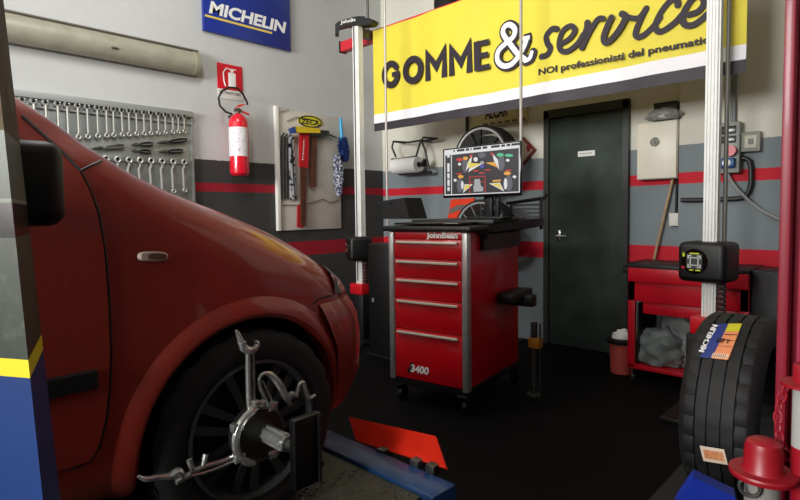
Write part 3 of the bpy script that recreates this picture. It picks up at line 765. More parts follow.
r_ = (hx(350, 240).z - hx(350, 398).z) / 2 * .92
t2 = thing('paper_roll', 'white paper roll held in the black wire holder on the back wall', 'paper roll', a - Vector((0, 0, r_)))
MB().cyl(a, b, r_, 36).build('paper', M_print, t2)
MB().cyl(b, b + Vector((.012, 0, 0)), r_ * .35, 20).build('core', M_black, t2)
m = MB(); pk = b + Vector((.03, 0, .0)); m.cyl(b + Vector((.012, 0, 0)), b + Vector((.10, 0, 0)), .02, 12); m.cyl(b + Vector((.08, 0, .01)), b + Vector((.11, 0, .01)), .045, 16); m.build('axle_knob', M_black, t)
# white card on wall right of the holder
q = [P(429, 138, Y=YB - .004), P(441, 137, Y=YB - .004), P(440, 169, Y=YB - .004), P(429, 168, Y=YB - .004)]

# white cabinet right of door
YC = 4.47
a = P(637, 124, Y=YC); b = P(676.5, 178, Y=YC)
zt_ = P(655, 121.5, Y=YC).z; zb_ = P(655, 179, Y=YC).z
cb = thing('wall_cabinet', 'cream wall cabinet with a round emblem right of the metal door', 'cabinet', ((a.x + b.x) / 2, YB, zb_))
M_cream = mat('cream enamel', (234, 228, 210), .4, var=.03)
MB().box((a.x, YC + .015, zb_), (b.x, YB - .001, zt_), bev=.004).build('body', M_cream, cb)
MB().box((a.x + .004, YC, zb_ + .005), (b.x - .004, YC + .014, zt_ - .005), bev=.003).build('cabinet_door', M_cream, cb)
q = P(655, 142, Y=YC); MB().cyl(q, q - Vector((0, .006, 0)), .036, 28).build('emblem', mat('emblem grey', (150, 148, 128), .5, col2=(90, 90, 80), vscale=60), cb)
# dark slot box above and bag
a3 = P(655, 104, Y=4.5); b3 = P(678, 121, Y=4.5)
tag(MB().box((a3.x, 4.47, zt_ + .0), (b3.x, YB - .001, a3.z), bev=.004).build('black_box', M_trim), 'black box standing on the cream wall cabinet behind a grey bag', 'box')
def lump(c, rx, ry, rz, seed, amp=.25, freq=2.2, name='bag', m_=None, parent=None, sub=4, flat=True):
    from mathutils import noise
    m = MB(); r = bmesh.ops.create_icosphere(m.bm, subdivisions=sub, radius=1)
    c = Vector(c)
    for v in m.bm.verts:
        d = v.co.normalized(); n = noise.noise(d * freq + Vector((seed, 0, 0))); n2 = noise.noise(d * freq * 2.7 + Vector((0, seed, 0)))
        ridge = 1 - abs(noise.noise(d * freq * 1.7 + Vector((0, 0, seed)))) * 2
        k = 1 + amp * n + amp * .4 * n2 + amp * .35 * ridge
        p = Vector((d.x * rx * k, d.y * ry * k, d.z * rz * k))
        if flat: p.z = max(p.z, -rz * .55)
        v.co = c + p
    for f in m.bm.faces: f.smooth = True
    return m.build(name, m_, parent, smooth_angle=60)
q = P(662, 114, Y=4.44)
M_plas = mat('grey plastic bag', (150, 152, 150), .35, var=.25, vscale=18)
tag(lump((q.x, 4.46, zt_ + .035), .115, .07, .055, 3, .3, name='plastic_bag', m_=M_plas), 'crumpled grey plastic bag on top of the cream wall cabinet', 'bag')
# stick
a = P(652, 268, Y=4.55); b = P(679, 152, Y=4.56)
d = (a - b); 
bot = a + d * ((a.z - .02) / (b.z - a.z)) if False else a
tt = (b.z - .03) / (b.z - a.z); low = b + (a - b) * tt
low.y = min(low.y, 4.12) if False else low.y
br_ = thing('wooden_pole', 'long wooden pole leaning on the back wall beside the cream cabinet', 'pole', low)
MB().tube([b, low], .012, 10).build('broomstick', mat('broomstick wood', (170, 146, 112), .5, var=.15, vscale=12), br_)
MB().cyl(low - Vector((0, 0, .02)), low + Vector((0, 0, .01)), .016, 12).build('rubber_tip', M_trim, br_)
# power socket group
YQ = YB - .08
def wbox(x0, y0, x1, y1, dep, name, m_, parent, bev=.004, yq=YQ):
    a = P(x0, y0, Y=yq - dep); b = P(x1, y1, Y=yq - dep)
    zt_ = (P((x0 + x1) / 2, y0, Y=yq - dep).z); zb__ = (P((x0 + x1) / 2, y1, Y=yq - dep).z)
    return MB().box((a.x, yq - dep, zb__), (b.x, yq - .0005, zt_), bev=bev).build(name, m_, parent)
es = thing('socket_panel', 'grey electrical panel with one red and one blue industrial socket', 'socket panel', P(728, 172, Y=YQ))
M_elec = mat('light grey plastic', (146, 150, 146), .45)
wbox(717, 122, 739, 173, .09, 'housing', M_elec, es, .008)
wbox(721, 126, 736, 134, .095, 'breaker_window', mat('smoked window', (56, 60, 58), .2), es)
wbox(721, 136, 736, 143, .095, 'breaker_window', mat('smoked window', (56, 60, 58), .2), es)
q = P(731, 151, Y=YQ - .1); MB().cyl(q + Vector((0, .015, 0)), q - Vector((0, .04, 0)), .038, 24).build('red_socket', mat('socket red', (200, 18, 44), .35), es)
q = P(729, 163, Y=YQ - .1); MB().box(q + Vector((-.055, .01, -.035)), q + Vector((.04, -.03, .035)), bev=.01).build('blue_socket', mat('socket blue', (24, 76, 140), .35), es)
m = MB(); m.cyl(q + Vector((-.01, -.03, .0)), q + Vector((-.01, -.035, .0)), .026, 18); m.build('socket_face', M_print, es)
t = thing('switch_box', 'small square grey switch box right of the socket panel', 'switch box', P(751, 151, Y=YQ))
wbox(741, 131.5, 760, 151.5, .06, 'housing', mat('switch grey', (150, 150, 140), .45), t, .006)
wbox(744.5, 135, 756.5, 148, .066, 'cover', mat('clear cover', (214, 212, 196), .2), t, .004)
wbox(748, 138.5, 753.5, 144, .07, 'switch', mat('switch body', (120, 124, 116), .4), t, .002)
m = MB(); m.tube([P(u, v, Y=YQ - .025) for u, v in [(738, 147), (741, 147)]], .02, 8)
m.build('connector', M_elec, t)
t = thing('conduit', 'black bent conduit running from the socket panel along the back wall', 'conduit', P(745, 185, Y=YQ))
cp = [(738, 158), (746, 158.5), (749.5, 161), (751, 168), (751, 184), (748.5, 192), (744, 197), (738, 198.5), (715, 199.5), (690, 200), (681, 200)]
MB().tube([P(u, v, Y=YQ - .03) for u, v in cp], .017, 10).build('pipe', mat('conduit black', (32, 34, 34), .5), t)
t = thing('wall_socket', 'small white wall socket low beside the leaning broom handle', 'socket', P(673, 226, Y=YB))
wbox(669, 213, 678, 226, .04, 'socket_box', M_white, t, .004, yq=YB)
MB().tube([P(676, 213, Y=YB - .015), P(677, 175, Y=YB - .015)], .009, 8).build('cable', mat('conduit black', (32, 34, 34), .5), t)
tag(MB().tube([P(u, v, Y=YQ - .06) for u, v in [(727, 173), (731, 181), (738, 190), (750, 202), (762, 211), (780, 220), (800, 226)]], .011, 8).build('grey_cable', mat('cable grey', (150, 152, 150), .45)), 'grey cable curving down to the right from the socket panel', 'cable')
for k, px in enumerate((731.5, 734)):
    a = P(px, 122, Y=YQ - .03)
    tag(MB().cyl((a.x, YQ - .03, a.z - .02), (a.x, YQ - .03, ZC), .012, 10).build('wall_conduit', M_grey), 'thin grey wall conduit rising from the socket panel, %s of the pair' % ('left' if k == 0 else 'right'), 'conduit', 'conduits rising from the socket panel')

# ------------------------------------------------------------------ red workbench
yf = 4.03; x0 = P(628, 300, Y=yf).x; x1 = P(749.5, 275, Y=yf).x; yb_ = 4.48
zt_ = P(633, 268, Y=yf).z
wb = thing('red_workbench', 'red steel workbench with a black top tray and low shelf by the back wall', 'workbench', ((x0 + x1) / 2, (yf + yb_) / 2, 0))
M_bred = mat('workbench red', (196, 16, 36), .35, coat=.3, var=.08)
zap1 = P(640, 285.5, Y=yf).z; zap2t = P(645, 302, Y=yf).z; zap2b = P(645, 314, Y=yf).z
m = MB(); m.box((x0 - .02, yf - .02, zt_ + .0), (x1 + .0, yb_, zt_ + .03), bev=.004); m.box((x0 - .04, yf - .01, zt_ - .04), (x0, yb_, zt_ + .03), bev=.004); m.build('top_tray', M_black, wb)
MB().box((x0 + .01, yf - .03, zap1 + .03), (x1, yf - .012, zt_ + .005), bev=.003).build('front_lip', M_bred, wb)
MB().box((x0, yf, zap2t - .0), (x1, yf + .03, zt_), bev=.003).build('apron', M_bred, wb)
MB().box((x0 + .1, yf + .02, zap2b), (x1, yb_ - .05, zap2t - .005), bev=.003).build('drawer', M_bred, wb)
for (xx, yy_) in ((x0, yf), (x1 - .05, yf), (x0, yb_ - .04), (x1 - .05, yb_ - .04)):
    MB().box((xx, yy_, .08), (xx + .05, yy_ + .04, zt_ - .001), bev=.003).build('leg', M_bred, wb)
MB().box((x0 + .05, yf + .05, .1), (x0 + .062, yb_ - .02, zap2t - .02)).build('dark_interior_panel', M_trim, wb)  # black sheet colours in the shade inside the bench
zsf = .10
MB().box((x0, yf, zsf - .03), (x1, yb_, zsf), bev=.003).build('low_shelf', M_bred, wb)
for (xx, yy_) in ((x0 + .03, yf + .03), (x1 - .03, yf + .03), (x0 + .03, yb_ - .04), (x1 - .03, yb_ - .04)):
    m = MB(); m.cyl((xx, yy_, 0), (xx, yy_, .07), .012, 10); m.cyl((xx, yy_, 0), (xx, yy_, .012), .025, 12); m.build('foot', M_steel, wb)
q = P(748, 279, Y=yf - .01); MB().cyl(q + Vector((-.012, .02, 0)), q + Vector((-.012, -.008, 0)), .012, 10).build('bolt', M_steel, wb)
M_cloth = mat('grey cloth', (112, 120, 118), .75, var=.3, vscale=14)
q = P(658, 352, Y=4.16)
tag(lump((q.x, 4.2, zsf + .095), .17, .14, .16, 11, .26, 2.0, name='cloth_bag', m_=M_cloth), 'crumpled grey cloth bag lying at the left of the red workbench low shelf', 'bag')
q = P(681, 340, Y=4.28)
tag(lump((q.x, 4.3, zsf + .14), .15, .12, .25, 5, .4, 2.4, name='cloth_bag', m_=mat('pale cloth', (140, 148, 146), .7, var=.3, vscale=10)), 'paler grey folded cloth bag behind the crumpled one on the workbench shelf', 'bag')
q = P(752, 270, Y=4.1); q2 = P(775, 270, Y=4.1)
t = thing('low_dark_box', 'black low box right of the red workbench, beside the red lift column', 'cabinet', (q.x + .25, 4.25, 0))  # plain black box filling the dark area right of the workbench
MB().box((q.x, 4.08, .05), (q.x + .5, 4.44, P(760, 271, Y=4.08).z), bev=.01).build('body', M_black, t); MB().box((q.x + .02, 4.1, 0), (q.x + .48, 4.42, .05)).build('plinth', M_trim, t)
# bin
q = P(621, 372, Z=0)
t = thing('waste_bin', 'small pinkish red bin with a black rim left of the red workbench', 'bin', q)
rb = .085; hb_ = .24
MB().lathe([(0, 0), (rb * .9, 0), (rb * 1.02, hb_), (rb * .95, hb_), (rb * .85, .02), (0, .02)], q, n=32).build('bucket', mat('bin pink red', (186, 78, 70), .5), t)
MB().lathe([(rb * 1.0, hb_ - .01), (rb * 1.25, hb_ - .01), (rb * 1.28, hb_ + .015), (rb * .98, hb_ + .03), (rb * .9, hb_)], q, n=32, closed=True).build('rim', M_black, t)
tag(lump(q + Vector((.01, 0, hb_ + .02)), .065, .06, .07, 8, .4, name='paper_towel', m_=M_print, sub=3, flat=False), 'crumpled white paper towel sticking out of the small bin', 'paper')

# ------------------------------------------------------------------ alignment cabinet
rz = math.radians(8.5)
ac = thing('alignment_cabinet', 'red wheel-aligner drawer cabinet on castors with silver corner posts and black top', 'cabinet', (-2.262, 2.925, 0), rz)
W2, D2, Z0, Z1 = .27, .40, .165, 1.125
def lb(name, lo, hi, m_, parent=ac, bev=.003): return MB().box(lo, hi, bev=bev).build(name, m_, parent, local=True)
M_cabr = mat('cabinet red', (196, 8, 24), .34, coat=.3, var=.06)
lb('body', (-W2 + .01, -D2 + .02, Z0), (W2 - .005, D2, Z1), M_cabr, bev=.006)
for s in (-1, 1):
    m = MB(); m.box((s * W2 - .0225, -D2 - .012, Z0 - .01), (s * W2 + .0225, -D2 + .035, Z1), bev=.012, seg=3); m.build('corner_post', M_alu, ac, local=True)
lb('base_frame', (-W2, -D2 + .01, Z0 - .04), (W2, D2, Z0), M_black)
levels = [(.955, 1.075), (.835, .950), (.700, .830), (.500, .695), (.175, .495)]
lb('top_fascia', (-W2 + .024, -D2 - .0, 1.08), (W2 - .024, -D2 + .03, Z1 - .002), M_cabr)
for (a, b) in levels:
    dw = lb('drawer', (-W2 + .024, -D2 - .004, a), (W2 - .024, -D2 + .03, b), M_cabr, bev=.004)
    m = MB(); zc_ = b - .018
    m.box((-W2 + .045, -D2 - .026, zc_ - .008), (W2 - .045, -D2 - .010, zc_ + .008), bev=.004)
    m.box((-W2 + .06, -D2 - .012, zc_ - .004), (-W2 + .08, -D2 - .002, zc_ + .004)); m.box((W2 - .08, -D2 - .012, zc_ - .004), (W2 - .06, -D2 - .002, zc_ + .004))
    plab(m.build('handle', mat('satin handle', (214, 206, 190), .4, metal=.2), dw, local=True), 'pale satin metal drawer handle')
MW = BASE[ac.name]
def tl(body, x, z, w, h, y, m_, bold, shear=0, name='lettering'):
    return text_mesh(None, body, MW @ Vector((x, y, z)), MW.to_3x3() @ Vector((1, 0, 0)), (0, 0, 1), w, h, m_, name, ac, bold=bold, shear=shear)
tl('JohnBean', .0, 1.088, .22, .032, -D2 - .002, M_print, .045)
m = MB(); m.prism([(-.150, -D2 - .005, .215), (-.128, -D2 - .005, .215), (-.108, -D2 - .005, .285), (-.130, -D2 - .005, .285)], (0, -.001, 0)); m.prism([(-.150, -D2 - .005, .215), (-.128, -D2 - .005, .215), (-.135, -D2 - .005, .225), (-.165, -D2 - .005, .25)], (0, -.001, 0)); m.build('logo_slash', M_ink, ac, local=True)
tl('3400', -.128, .225, .135, .046, -D2 - .0055, M_print, .03, .1)
# worktop with raised rim
lb('worktop', (-W2 - .06, -D2 - .03, Z1), (W2 + .05, D2 + .05, Z1 + .035), M_black, bev=.012)
m = MB(); m.box((-W2 - .05, -D2 + .3, Z1 + .035), (W2 + .04, D2 + .04, Z1 + .07), bev=.01); m.build('raised_tray', M_black, ac, local=True)
lb('keyboard_tray', (-W2 + .02, -D2 + .0, Z1 + .042), (W2 - .04, -D2 + .25, Z1 + .055), M_gloss)
# side shelf right
m = MB(); m.prism([(W2 + .01, -.25, Z1 - .02), (W2 + .22, .1, Z1 + .02), (W2 + .22, .3, Z1 + .02), (W2 + .01, .3, Z1 - .02)], (0, 0, .05)); m.box((W2, -.2, Z1 - .12), (W2 + .05, .3, Z1 - .02)); m.build('side_shelf', M_black, ac, local=True)
m = MB(); m.box((W2 + .0, .02, .64), (W2 + .12, .36, .71), bev=.012); m.box((W2 + .0, .2, .60), (W2 + .18, .28, .68), bev=.01); m.build('side_hanger', M_black, ac, local=True)
# rear rack on the right (louvred)
m = MB()
m.tube([(W2 - .05, .30, 1.30), (W2 + .05, .30, 1.31), (W2 + .22, .30, 1.33), (W2 + .24, .30, 1.36)], .012, 8)
m.tube([(W2 - .03, .3, 1.18), (W2 - .01, .3, 1.31)], .012, 8); m.tube([(W2 + .20, .3, 1.12), (W2 + .20, .3, 1.33)], .012, 8)
for k in range(5): m.box((W2 - .01, .29, 1.17 + k * .027), (W2 + .19, .31, 1.185 + k * .027))
m.build('rear_rack', M_trim, ac, local=True)
for s in (-1, 1):
    for t_ in (-1, 1):
        cx, cy_ = s * (W2 - .03), t_ * (D2 - .04)
        ca = MB(); ca.box((cx - .035, cy_ - .035, .115), (cx + .035, cy_ + .035, .125)); ca.prism([(cx - .022, cy_ - .03, .115), (cx - .022, cy_ + .03, .115), (cx - .022, cy_ + .045, .05), (cx - .022, cy_ + .02, .04)], (.005, 0, 0)); ca.prism([(cx + .018, cy_ - .03, .115), (cx + .018, cy_ + .03, .115), (cx + .018, cy_ + .045, .05), (cx + .018, cy_ + .02, .04)], (.005, 0, 0))
        cao = ca.build('castor', M_steel, ac, local=True)
        w_ = MB(); w_.lathe([(.012, -.014), (.042, -.014), (.046, -.008), (.046, .008), (.042, .014), (.012, .014)], (cx, cy_ + .025, .046), (1, 0, 0), 24, closed=True); w_.build('castor_wheel', M_black, cao, local=True)

# monitor
def along(px, py, T): return P(px, py, T=T)
mc = MW @ Vector((.03, .06, 0)); 
cs = P(480, 171, Y=mc.y)
wv = (P(519, 170, Y=mc.y).x - P(440.5, 172, Y=mc.y).x)
hv = P(480, 145, Y=mc.y).z - P(480, 197, Y=mc.y).z
mo = thing('monitor', 'flat black-framed monitor showing a wheel alignment screen on the red cabinet', 'monitor', (cs.x, cs.y, Z1 + .07))
x0, x1, z0, z1 = cs.x - wv / 2, cs.x + wv / 2, cs.z - hv / 2, cs.z + hv / 2
yM = cs.y
MB().box((x0, yM, z0), (x1 - .01, yM + .022, z1), bev=.006).build('bezel', M_gloss, mo)
MB().box((x0 + .05, yM + .035, z0 + .05), (x1 - .05, yM + .06, z1 - .05), bev=.01).build('back_housing', M_black, mo)
m = MB(); m.box((cs.x + .0, yM + .05, Z1 + .07), (cs.x + .06, yM + .08, z0 + .1), bev=.004); m.box((cs.x + .08, yM + .05, Z1 + .07), (cs.x + .11, yM + .08, z0 + .1), bev=.004); m.box((cs.x - .1, yM - .02, Z1 + .07), (cs.x + .18, yM + .12, Z1 + .085), bev=.004); m.build('stand', M_black, mo)
bz = .016
sx0, sx1, sz0, sz1 = x0 + bz, x1 - bz, z0 + bz, z1 - bz
M_scr = mat('screen grey', (62, 60, 62), .3, emit=.75)
MB().box((sx0, yM - .0015, sz0), (sx1, yM - .0003, sz1)).build('screen', M_scr, mo)
em = lambda n, c: mat('screen ' + n, c, .4, emit=.8)
# screen layout in the crop of the photo: u 65..605, v 105..480
def S(u, v, k=1):
    # perspective of the crop: left edge v 125..480, right edge v 62..440
    fu = (u - 65) / 540; vt = 125 - 63 * fu; vb = 480 - 28 * fu
    fv = (v - vt) / (vb - vt)
    return Vector((sx0 + fu * (sx1 - sx0), yM - .0015 - .0004 * k, sz1 - fv * (sz1 - sz0)))
def poly(m, pts, k=1): m.prism([S(u, v, k) for u, v in pts], (0, .0003, 0))
def el(m, u, v, ru, rv, k=1, n=14): poly(m, [(u + ru * math.cos(2 * PI * i / n), v + rv * math.sin(2 * PI * i / n)) for i in range(n)], k)
G = {}
def gm(n): 
    if n not in G: G[n] = MB()
    return G[n]
W_ = gm('white')
poly(W_, [(65, 118), (605, 55), (605, 100), (65, 160)]); poly(W_, [(65, 150), (72, 150), (72, 478), (65, 478)]); poly(W_, [(118, 150), (124, 150), (124, 470), (118, 470)]); poly(W_, [(600, 100), (606, 100), (606, 445), (600, 445)]); poly(W_, [(65, 470), (605, 440), (605, 447), (65, 478)])
for v0, v1 in ((155, 175), (220, 290), (300, 340), (350, 400), (410, 440)): poly(W_, [(88, v0), (106, v0), (106, v1), (88, v1)])
for (u, v) in ((184, 226), (150, 354), (528, 196), (572, 325)): el(W_, u, v, 12, 12, 2)
el(W_, 305, 188, 16, 18, 2); poly(W_, [(250, 290), (262, 250), (350, 215), (350, 225)], 2); poly(W_, [(232, 280), (245, 215), (280, 150), (270, 230)], 2); poly(W_, [(470, 270), (462, 190), (420, 135), (440, 215)], 2)
poly(W_, [(210, 455), (222, 385), (285, 385)], 2); poly(W_, [(400, 378), (475, 370), (505, 440)], 2)
el(W_, 205, 392, 10, 34, 2); el(W_, 513, 380, 12, 45, 2)
K_ = gm('dark')
for (u0, u1) in ((138, 148), (165, 222), (232, 258), (268, 276), (288, 345), (357, 388), (415, 475), (485, 510), (520, 545), (552, 605)):
    poly(K_, [(u0, 140 - (u0 - 65) * .115), (u1, 140 - (u1 - 65) * .115), (u1, 122 - (u1 - 65) * .115), (u0, 122 - (u0 - 65) * .115)], 2)
Y_ = gm('yellow'); poly(Y_, [(258, 262), (255, 215), (345, 222)], 3); poly(Y_, [(218, 440), (226, 392), (275, 390)], 3); poly(Y_, [(415, 380), (470, 376), (495, 425)], 3); poly(Y_, [(240, 255), (248, 215), (272, 175)], 3)
O_ = gm('amber'); poly(O_, [(375, 215), (440, 208), (465, 255)], 3); el(O_, 193, 325, 22, 14, 3); el(O_, 525, 298, 24, 15, 3); el(O_, 230, 180, 20, 14, 3); poly(O_, [(425, 352), (482, 346), (482, 360), (425, 366)], 3)
R_ = gm('red'); poly(R_, [(258, 155), (284, 148), (270, 180)], 3); poly(R_, [(408, 140), (428, 138), (432, 170)], 3); el(R_, 184, 190, 24, 13, 3)
for (u, v) in ((308, 280), (350, 296), (392, 272), (180, 303), (532, 276)): poly(R_, [(u - 20, v + 6), (u + 18, v + 2), (u + 20, v - 8), (u - 18, v - 4)], 3)
poly(R_, [(258, 325), (375, 318), (375, 324), (258, 331)], 3); poly(R_, [(258, 325), (263, 325), (263, 462), (258, 462)], 3); poly(R_, [(370, 320), (375, 320), (375, 455), (370, 455)], 3); poly(R_, [(258, 368), (375, 362), (375, 366), (258, 372)], 3)
Gn = gm('green'); el(Gn, 478, 153, 24, 15, 3); el(Gn, 536, 158, 28, 12, 3)
Gy = gm('tyre'); el(Gy, 225, 235, 20, 62, 1); el(Gy, 485, 215, 22, 66, 1); el(Gy, 185, 395, 22, 58, 1); el(Gy, 535, 375, 24, 62, 1); el(Gy, 350, 155, 28, 22, 1)
Sv = gm('silver'); poly(Sv, [(295, 345), (335, 342), (342, 395), (360, 410), (358, 440), (290, 445), (288, 400), (296, 390)], 4); el(Sv, 352, 215, 14, 14, 3)
Bv = gm('blue'); el(Bv, 352, 245, 14, 12, 4)
for n_, c_ in (('white', (235, 235, 235)), ('dark', (40, 40, 44)), ('yellow', (238, 214, 90)), ('amber', (238, 170, 70)), ('red', (214, 60, 60)), ('green', (90, 196, 150)), ('tyre', (104, 102, 112)), ('silver', (176, 176, 180)), ('blue', (90, 90, 200))):
    G[n_].build(n_ + '_screen_marks', em(n_, c_), mo)

# printer / black box on left of the cabinet
q0 = P(388, 203, Y=3.05); q1 = P(420, 228, Y=3.05)
t = thing('printer', 'black printer with an open sloping lid on the left of the red cabinet', 'printer', (q0.x + .12, 3.05, Z1 + .07))
m = MB(); zT = P(404, 198, Y=3.05).z
m.prism([(q0.x, 2.97, Z1 + .07), (q1.x - .03, 2.97, Z1 + .07), (q1.x - .09, 2.97, zT), (q0.x + .02, 2.97, zT - .02)], (0, .2, 0)); m.build('housing', M_black, t)
m = MB(); m.box((q0.x - .04, 2.96, zT - .045), (q0.x + .12, 2.98, zT - .028)); m.build('paper_guide', M_trim, t)

# black box left behind cabinet
a = P(366, 232, Y=3.2); b = P(388, 300, Y=3.2)
t = thing('equipment_box', 'tall black equipment box standing left of the red drawer cabinet', 'box', ((a.x + b.x) / 2, 3.3, 0))
MB().box((a.x + .02, 3.2, .02), (b.x + .08, 3.42, a.z - .1), bev=.01).build('housing', M_black, t)
q = P(373, 300, Y=3.2); MB().box(q + Vector((-.014, -.003, -.018)), q + Vector((.014, .001, .018)), bev=.002).build('badge', mat('badge grey', (120, 122, 120), .4), t)
MB().box((a.x, 3.18, 0), (b.x + .1, 3.44, .02)).build('plinth', M_trim, t)

# steel post with yellow block right behind the cabinet
q = P(534, 396, Z=0)
t = thing('jack_handle_stand', 'slim steel post on a foot with a yellow clamp behind the red cabinet', 'stand', q)
m = MB(); m.cyl(q, q + Vector((0, 0, .015)), .05, 20); m.tube([q + Vector((0, 0, .015)), q + Vector((0, 0, .5))], .022, 12); m.tube([q + Vector((.045, 0, .01)), q + Vector((.045, 0, .5))], .006, 8); m.build('post', M_dsteel, t)
z_ = 1.25 - 133 * 3.6 / 540
MB().box(q + Vector((-.03, -.03, .33)), q + Vector((.05, .03, .40)), bev=.006).build('clamp', mat('clamp yellow', (170, 112, 30), .4), t)

# ------------------------------------------------------------------ car
CX, CY, CZ = -2.18, .83, .31
car = thing('car', 'copper red small hatchback with a black door mirror on the blue alignment lift', 'car', (CX, CY, CZ))
st = [  # y, halfwidth, zb, shoulder z, top z, roof half width (0 = bonnet)
 (.64, .34, .26, .50, .56, 0), (.615, .49, .21, .55, .61, 0), (.55, .61, .185, .625, .70, 0), (.46, .69, .18, .70, .80, 0), (.32, .75, .18, .78, .895, 0),
 (.1, .782, .18, .885, .98, 0), (-.12, .788, .18, .965, 1.05, 0), (-.30, .79, .18, 1.05, 1.10, .0), (-.40, .79, .18, 1.085, 1.18, .69),
 (-.62, .79, .18, 1.045, 1.37, .63), (-.95, .79, .18, 1.0, 1.55, .60), (-1.5, .79, .18, 1.0, 1.57, .58), (-2.1, .79, .18, 1.0, 1.56, .57), (-2.6, .78, .2, 1.0, 1.50, .55), (-2.85, .76, .24, 1.0, 1.40, .53), (-2.93, .70, .3, .85, 1.1, .5)]
bm = MB(); rows = []
for (y, W, zb_, zs, zt_, xr_) in st:
    if xr_ == 0:
        half = [(0, zb_), (W * .6, zb_), (W * .93, zb_ + .02), (W * .995, zb_ + .14), (W, (zb_ + zs) / 2 + .02), (W * .985, zs - .11), (W * .945, zs - .035), (W * .84, zs + .012), (W * .6, zs + (zt_ - zs) * .6), (W * .3, zt_ - .01), (0, zt_)]
    else:
        half = [(0, zb_), (W * .6, zb_), (W * .93, zb_ + .02), (W * .995, zb_ + .14), (W, (zb_ + zs) / 2 + .02), (W * .985, zs - .11), (W * .955, zs - .02), (W * .93, zs + .03), ((W * .93 + xr_) / 2, (zs + zt_) / 2), (xr_, zt_ - .04), (0, zt_)]
    full = [(x, z) for x, z in half] + [(-x, z) for x, z in half[-2:0:-1]]
    rows.append([Vector((CX + x, CY + y, CZ + z)) for x, z in full])
V = [[bm.bm.verts.new(p) for p in r] for r in rows]; n = len(V[0])
for i in range(len(V) - 1):
    for j in range(n): bm.bm.faces.new((V[i][j], V[i][(j + 1) % n], V[i + 1][(j + 1) % n], V[i + 1][j]))
bm.bm.faces.new(V[0][::-1]); bm.bm.faces.new(V[-1])
for f in bm.bm.faces: f.smooth = True
cage = bm.build('car_body', M_car)
sub = cage.modifiers.new('s', 'SUBSURF'); sub.levels = 3; sub.render_levels = 3
cut = MB()
for yy_ in (0, -2.3):
    for s in (-1, 1):
        cut.cyl((CX + s * .50, CY + yy_, CZ + .30), (CX + s * 1.0, CY + yy_, CZ + .30), .335, 56)
        cut.box((CX + s * .75 - .25, CY + yy_ - .33, CZ - .3), (CX + s * .75 + .25, CY + yy_ + .33, CZ + .29))
cuto = None
def evalmesh(o):
    dg = bpy.context.evaluated_depsgraph_get(); dg.update()
    return bpy.data.meshes.new_from_object(o.evaluated_get(dg))
me0 = evalmesh(cage)
tb_ = bmesh.new(); tb_.from_mesh(me0); tb_.transform(cage.matrix_world); BV = BVHTree.FromBMesh(tb_)
# cut the wheel wells one after another
cage.modifiers.clear(); cage.data = me0
for yy_ in (0, -2.3):
    for s in (-1, 1):
        cm = MB(); cm.cyl((CX + s * .48, CY + yy_, CZ + .30), (CX + s * 1.0, CY + yy_, CZ + .30), .335, 64)
        co = cm.build('cutter', M_trim)
        md = cage.modifiers.new('b', 'BOOLEAN'); md.object = co; md.operation = 'DIFFERENCE'; md.solver = 'EXACT'
        me1 = evalmesh(cage); cage.modifiers.clear(); cage.data = me1; bpy.data.objects.remove(co)
        cm = MB(); cm.box((CX + s * .74 - .26, CY + yy_ - .33, CZ - .1), (CX + s * .74 + .26, CY + yy_ + .33, CZ + .28))
        co = cm.build('cutter', M_trim)
        md = cage.modifiers.new('b', 'BOOLEAN'); md.object = co; md.operation = 'DIFFERENCE'; md.solver = 'EXACT'
        me1 = evalmesh(cage); cage.modifiers.clear(); cage.data = me1; bpy.data.objects.remove(co)
Mw = cage.matrix_world.copy(); me = cage.data
bpy.data.objects.remove(cage)
body_bm = bmesh.new(); body_bm.from_mesh(me); body_bm.transform(Mw)
for f in body_bm.faces:
    c = f.calc_center_median(); f.smooth = True; f.material_index = 0
    for yy_ in (0, -2.3):
        r = math.hypot(c.y - CY - yy_, c.z - CZ - .30)
        if abs(c.x - CX) > .475 and r < .339 and not (r > .3 and BV.find_nearest(c)[3] < .004): f.material_index = 1
    if c.z < CZ + .2: f.material_index = 1
q = MB(); q.bm.free(); q.bm = body_bm
car_body = q.build('body_shell', [M_car, M_trim], car, smooth_angle=40)

def surf(px, py, off=.003):
    d = ray(px, py).normalized(); loc, nor, idx, dist = BV.ray_cast(CAM, d)
    if loc is None:
        loc, nor, idx, dist = BV.find_nearest(P(px, py, X=CX + .7)); 
    if nor.dot(d) > 0: nor = -nor
    return loc + nor * off
def side(Y, Z, off=.003, s=1):
    loc, nor, idx, dist = BV.ray_cast(Vector((CX + s * 2, Y, Z)), Vector((-s, 0, 0)))
    if loc is None: loc, nor, idx, dist = BV.find_nearest(Vector((CX + s * .7, Y, Z)))
    if nor.x * s < 0: nor = -nor
    return loc + nor * off
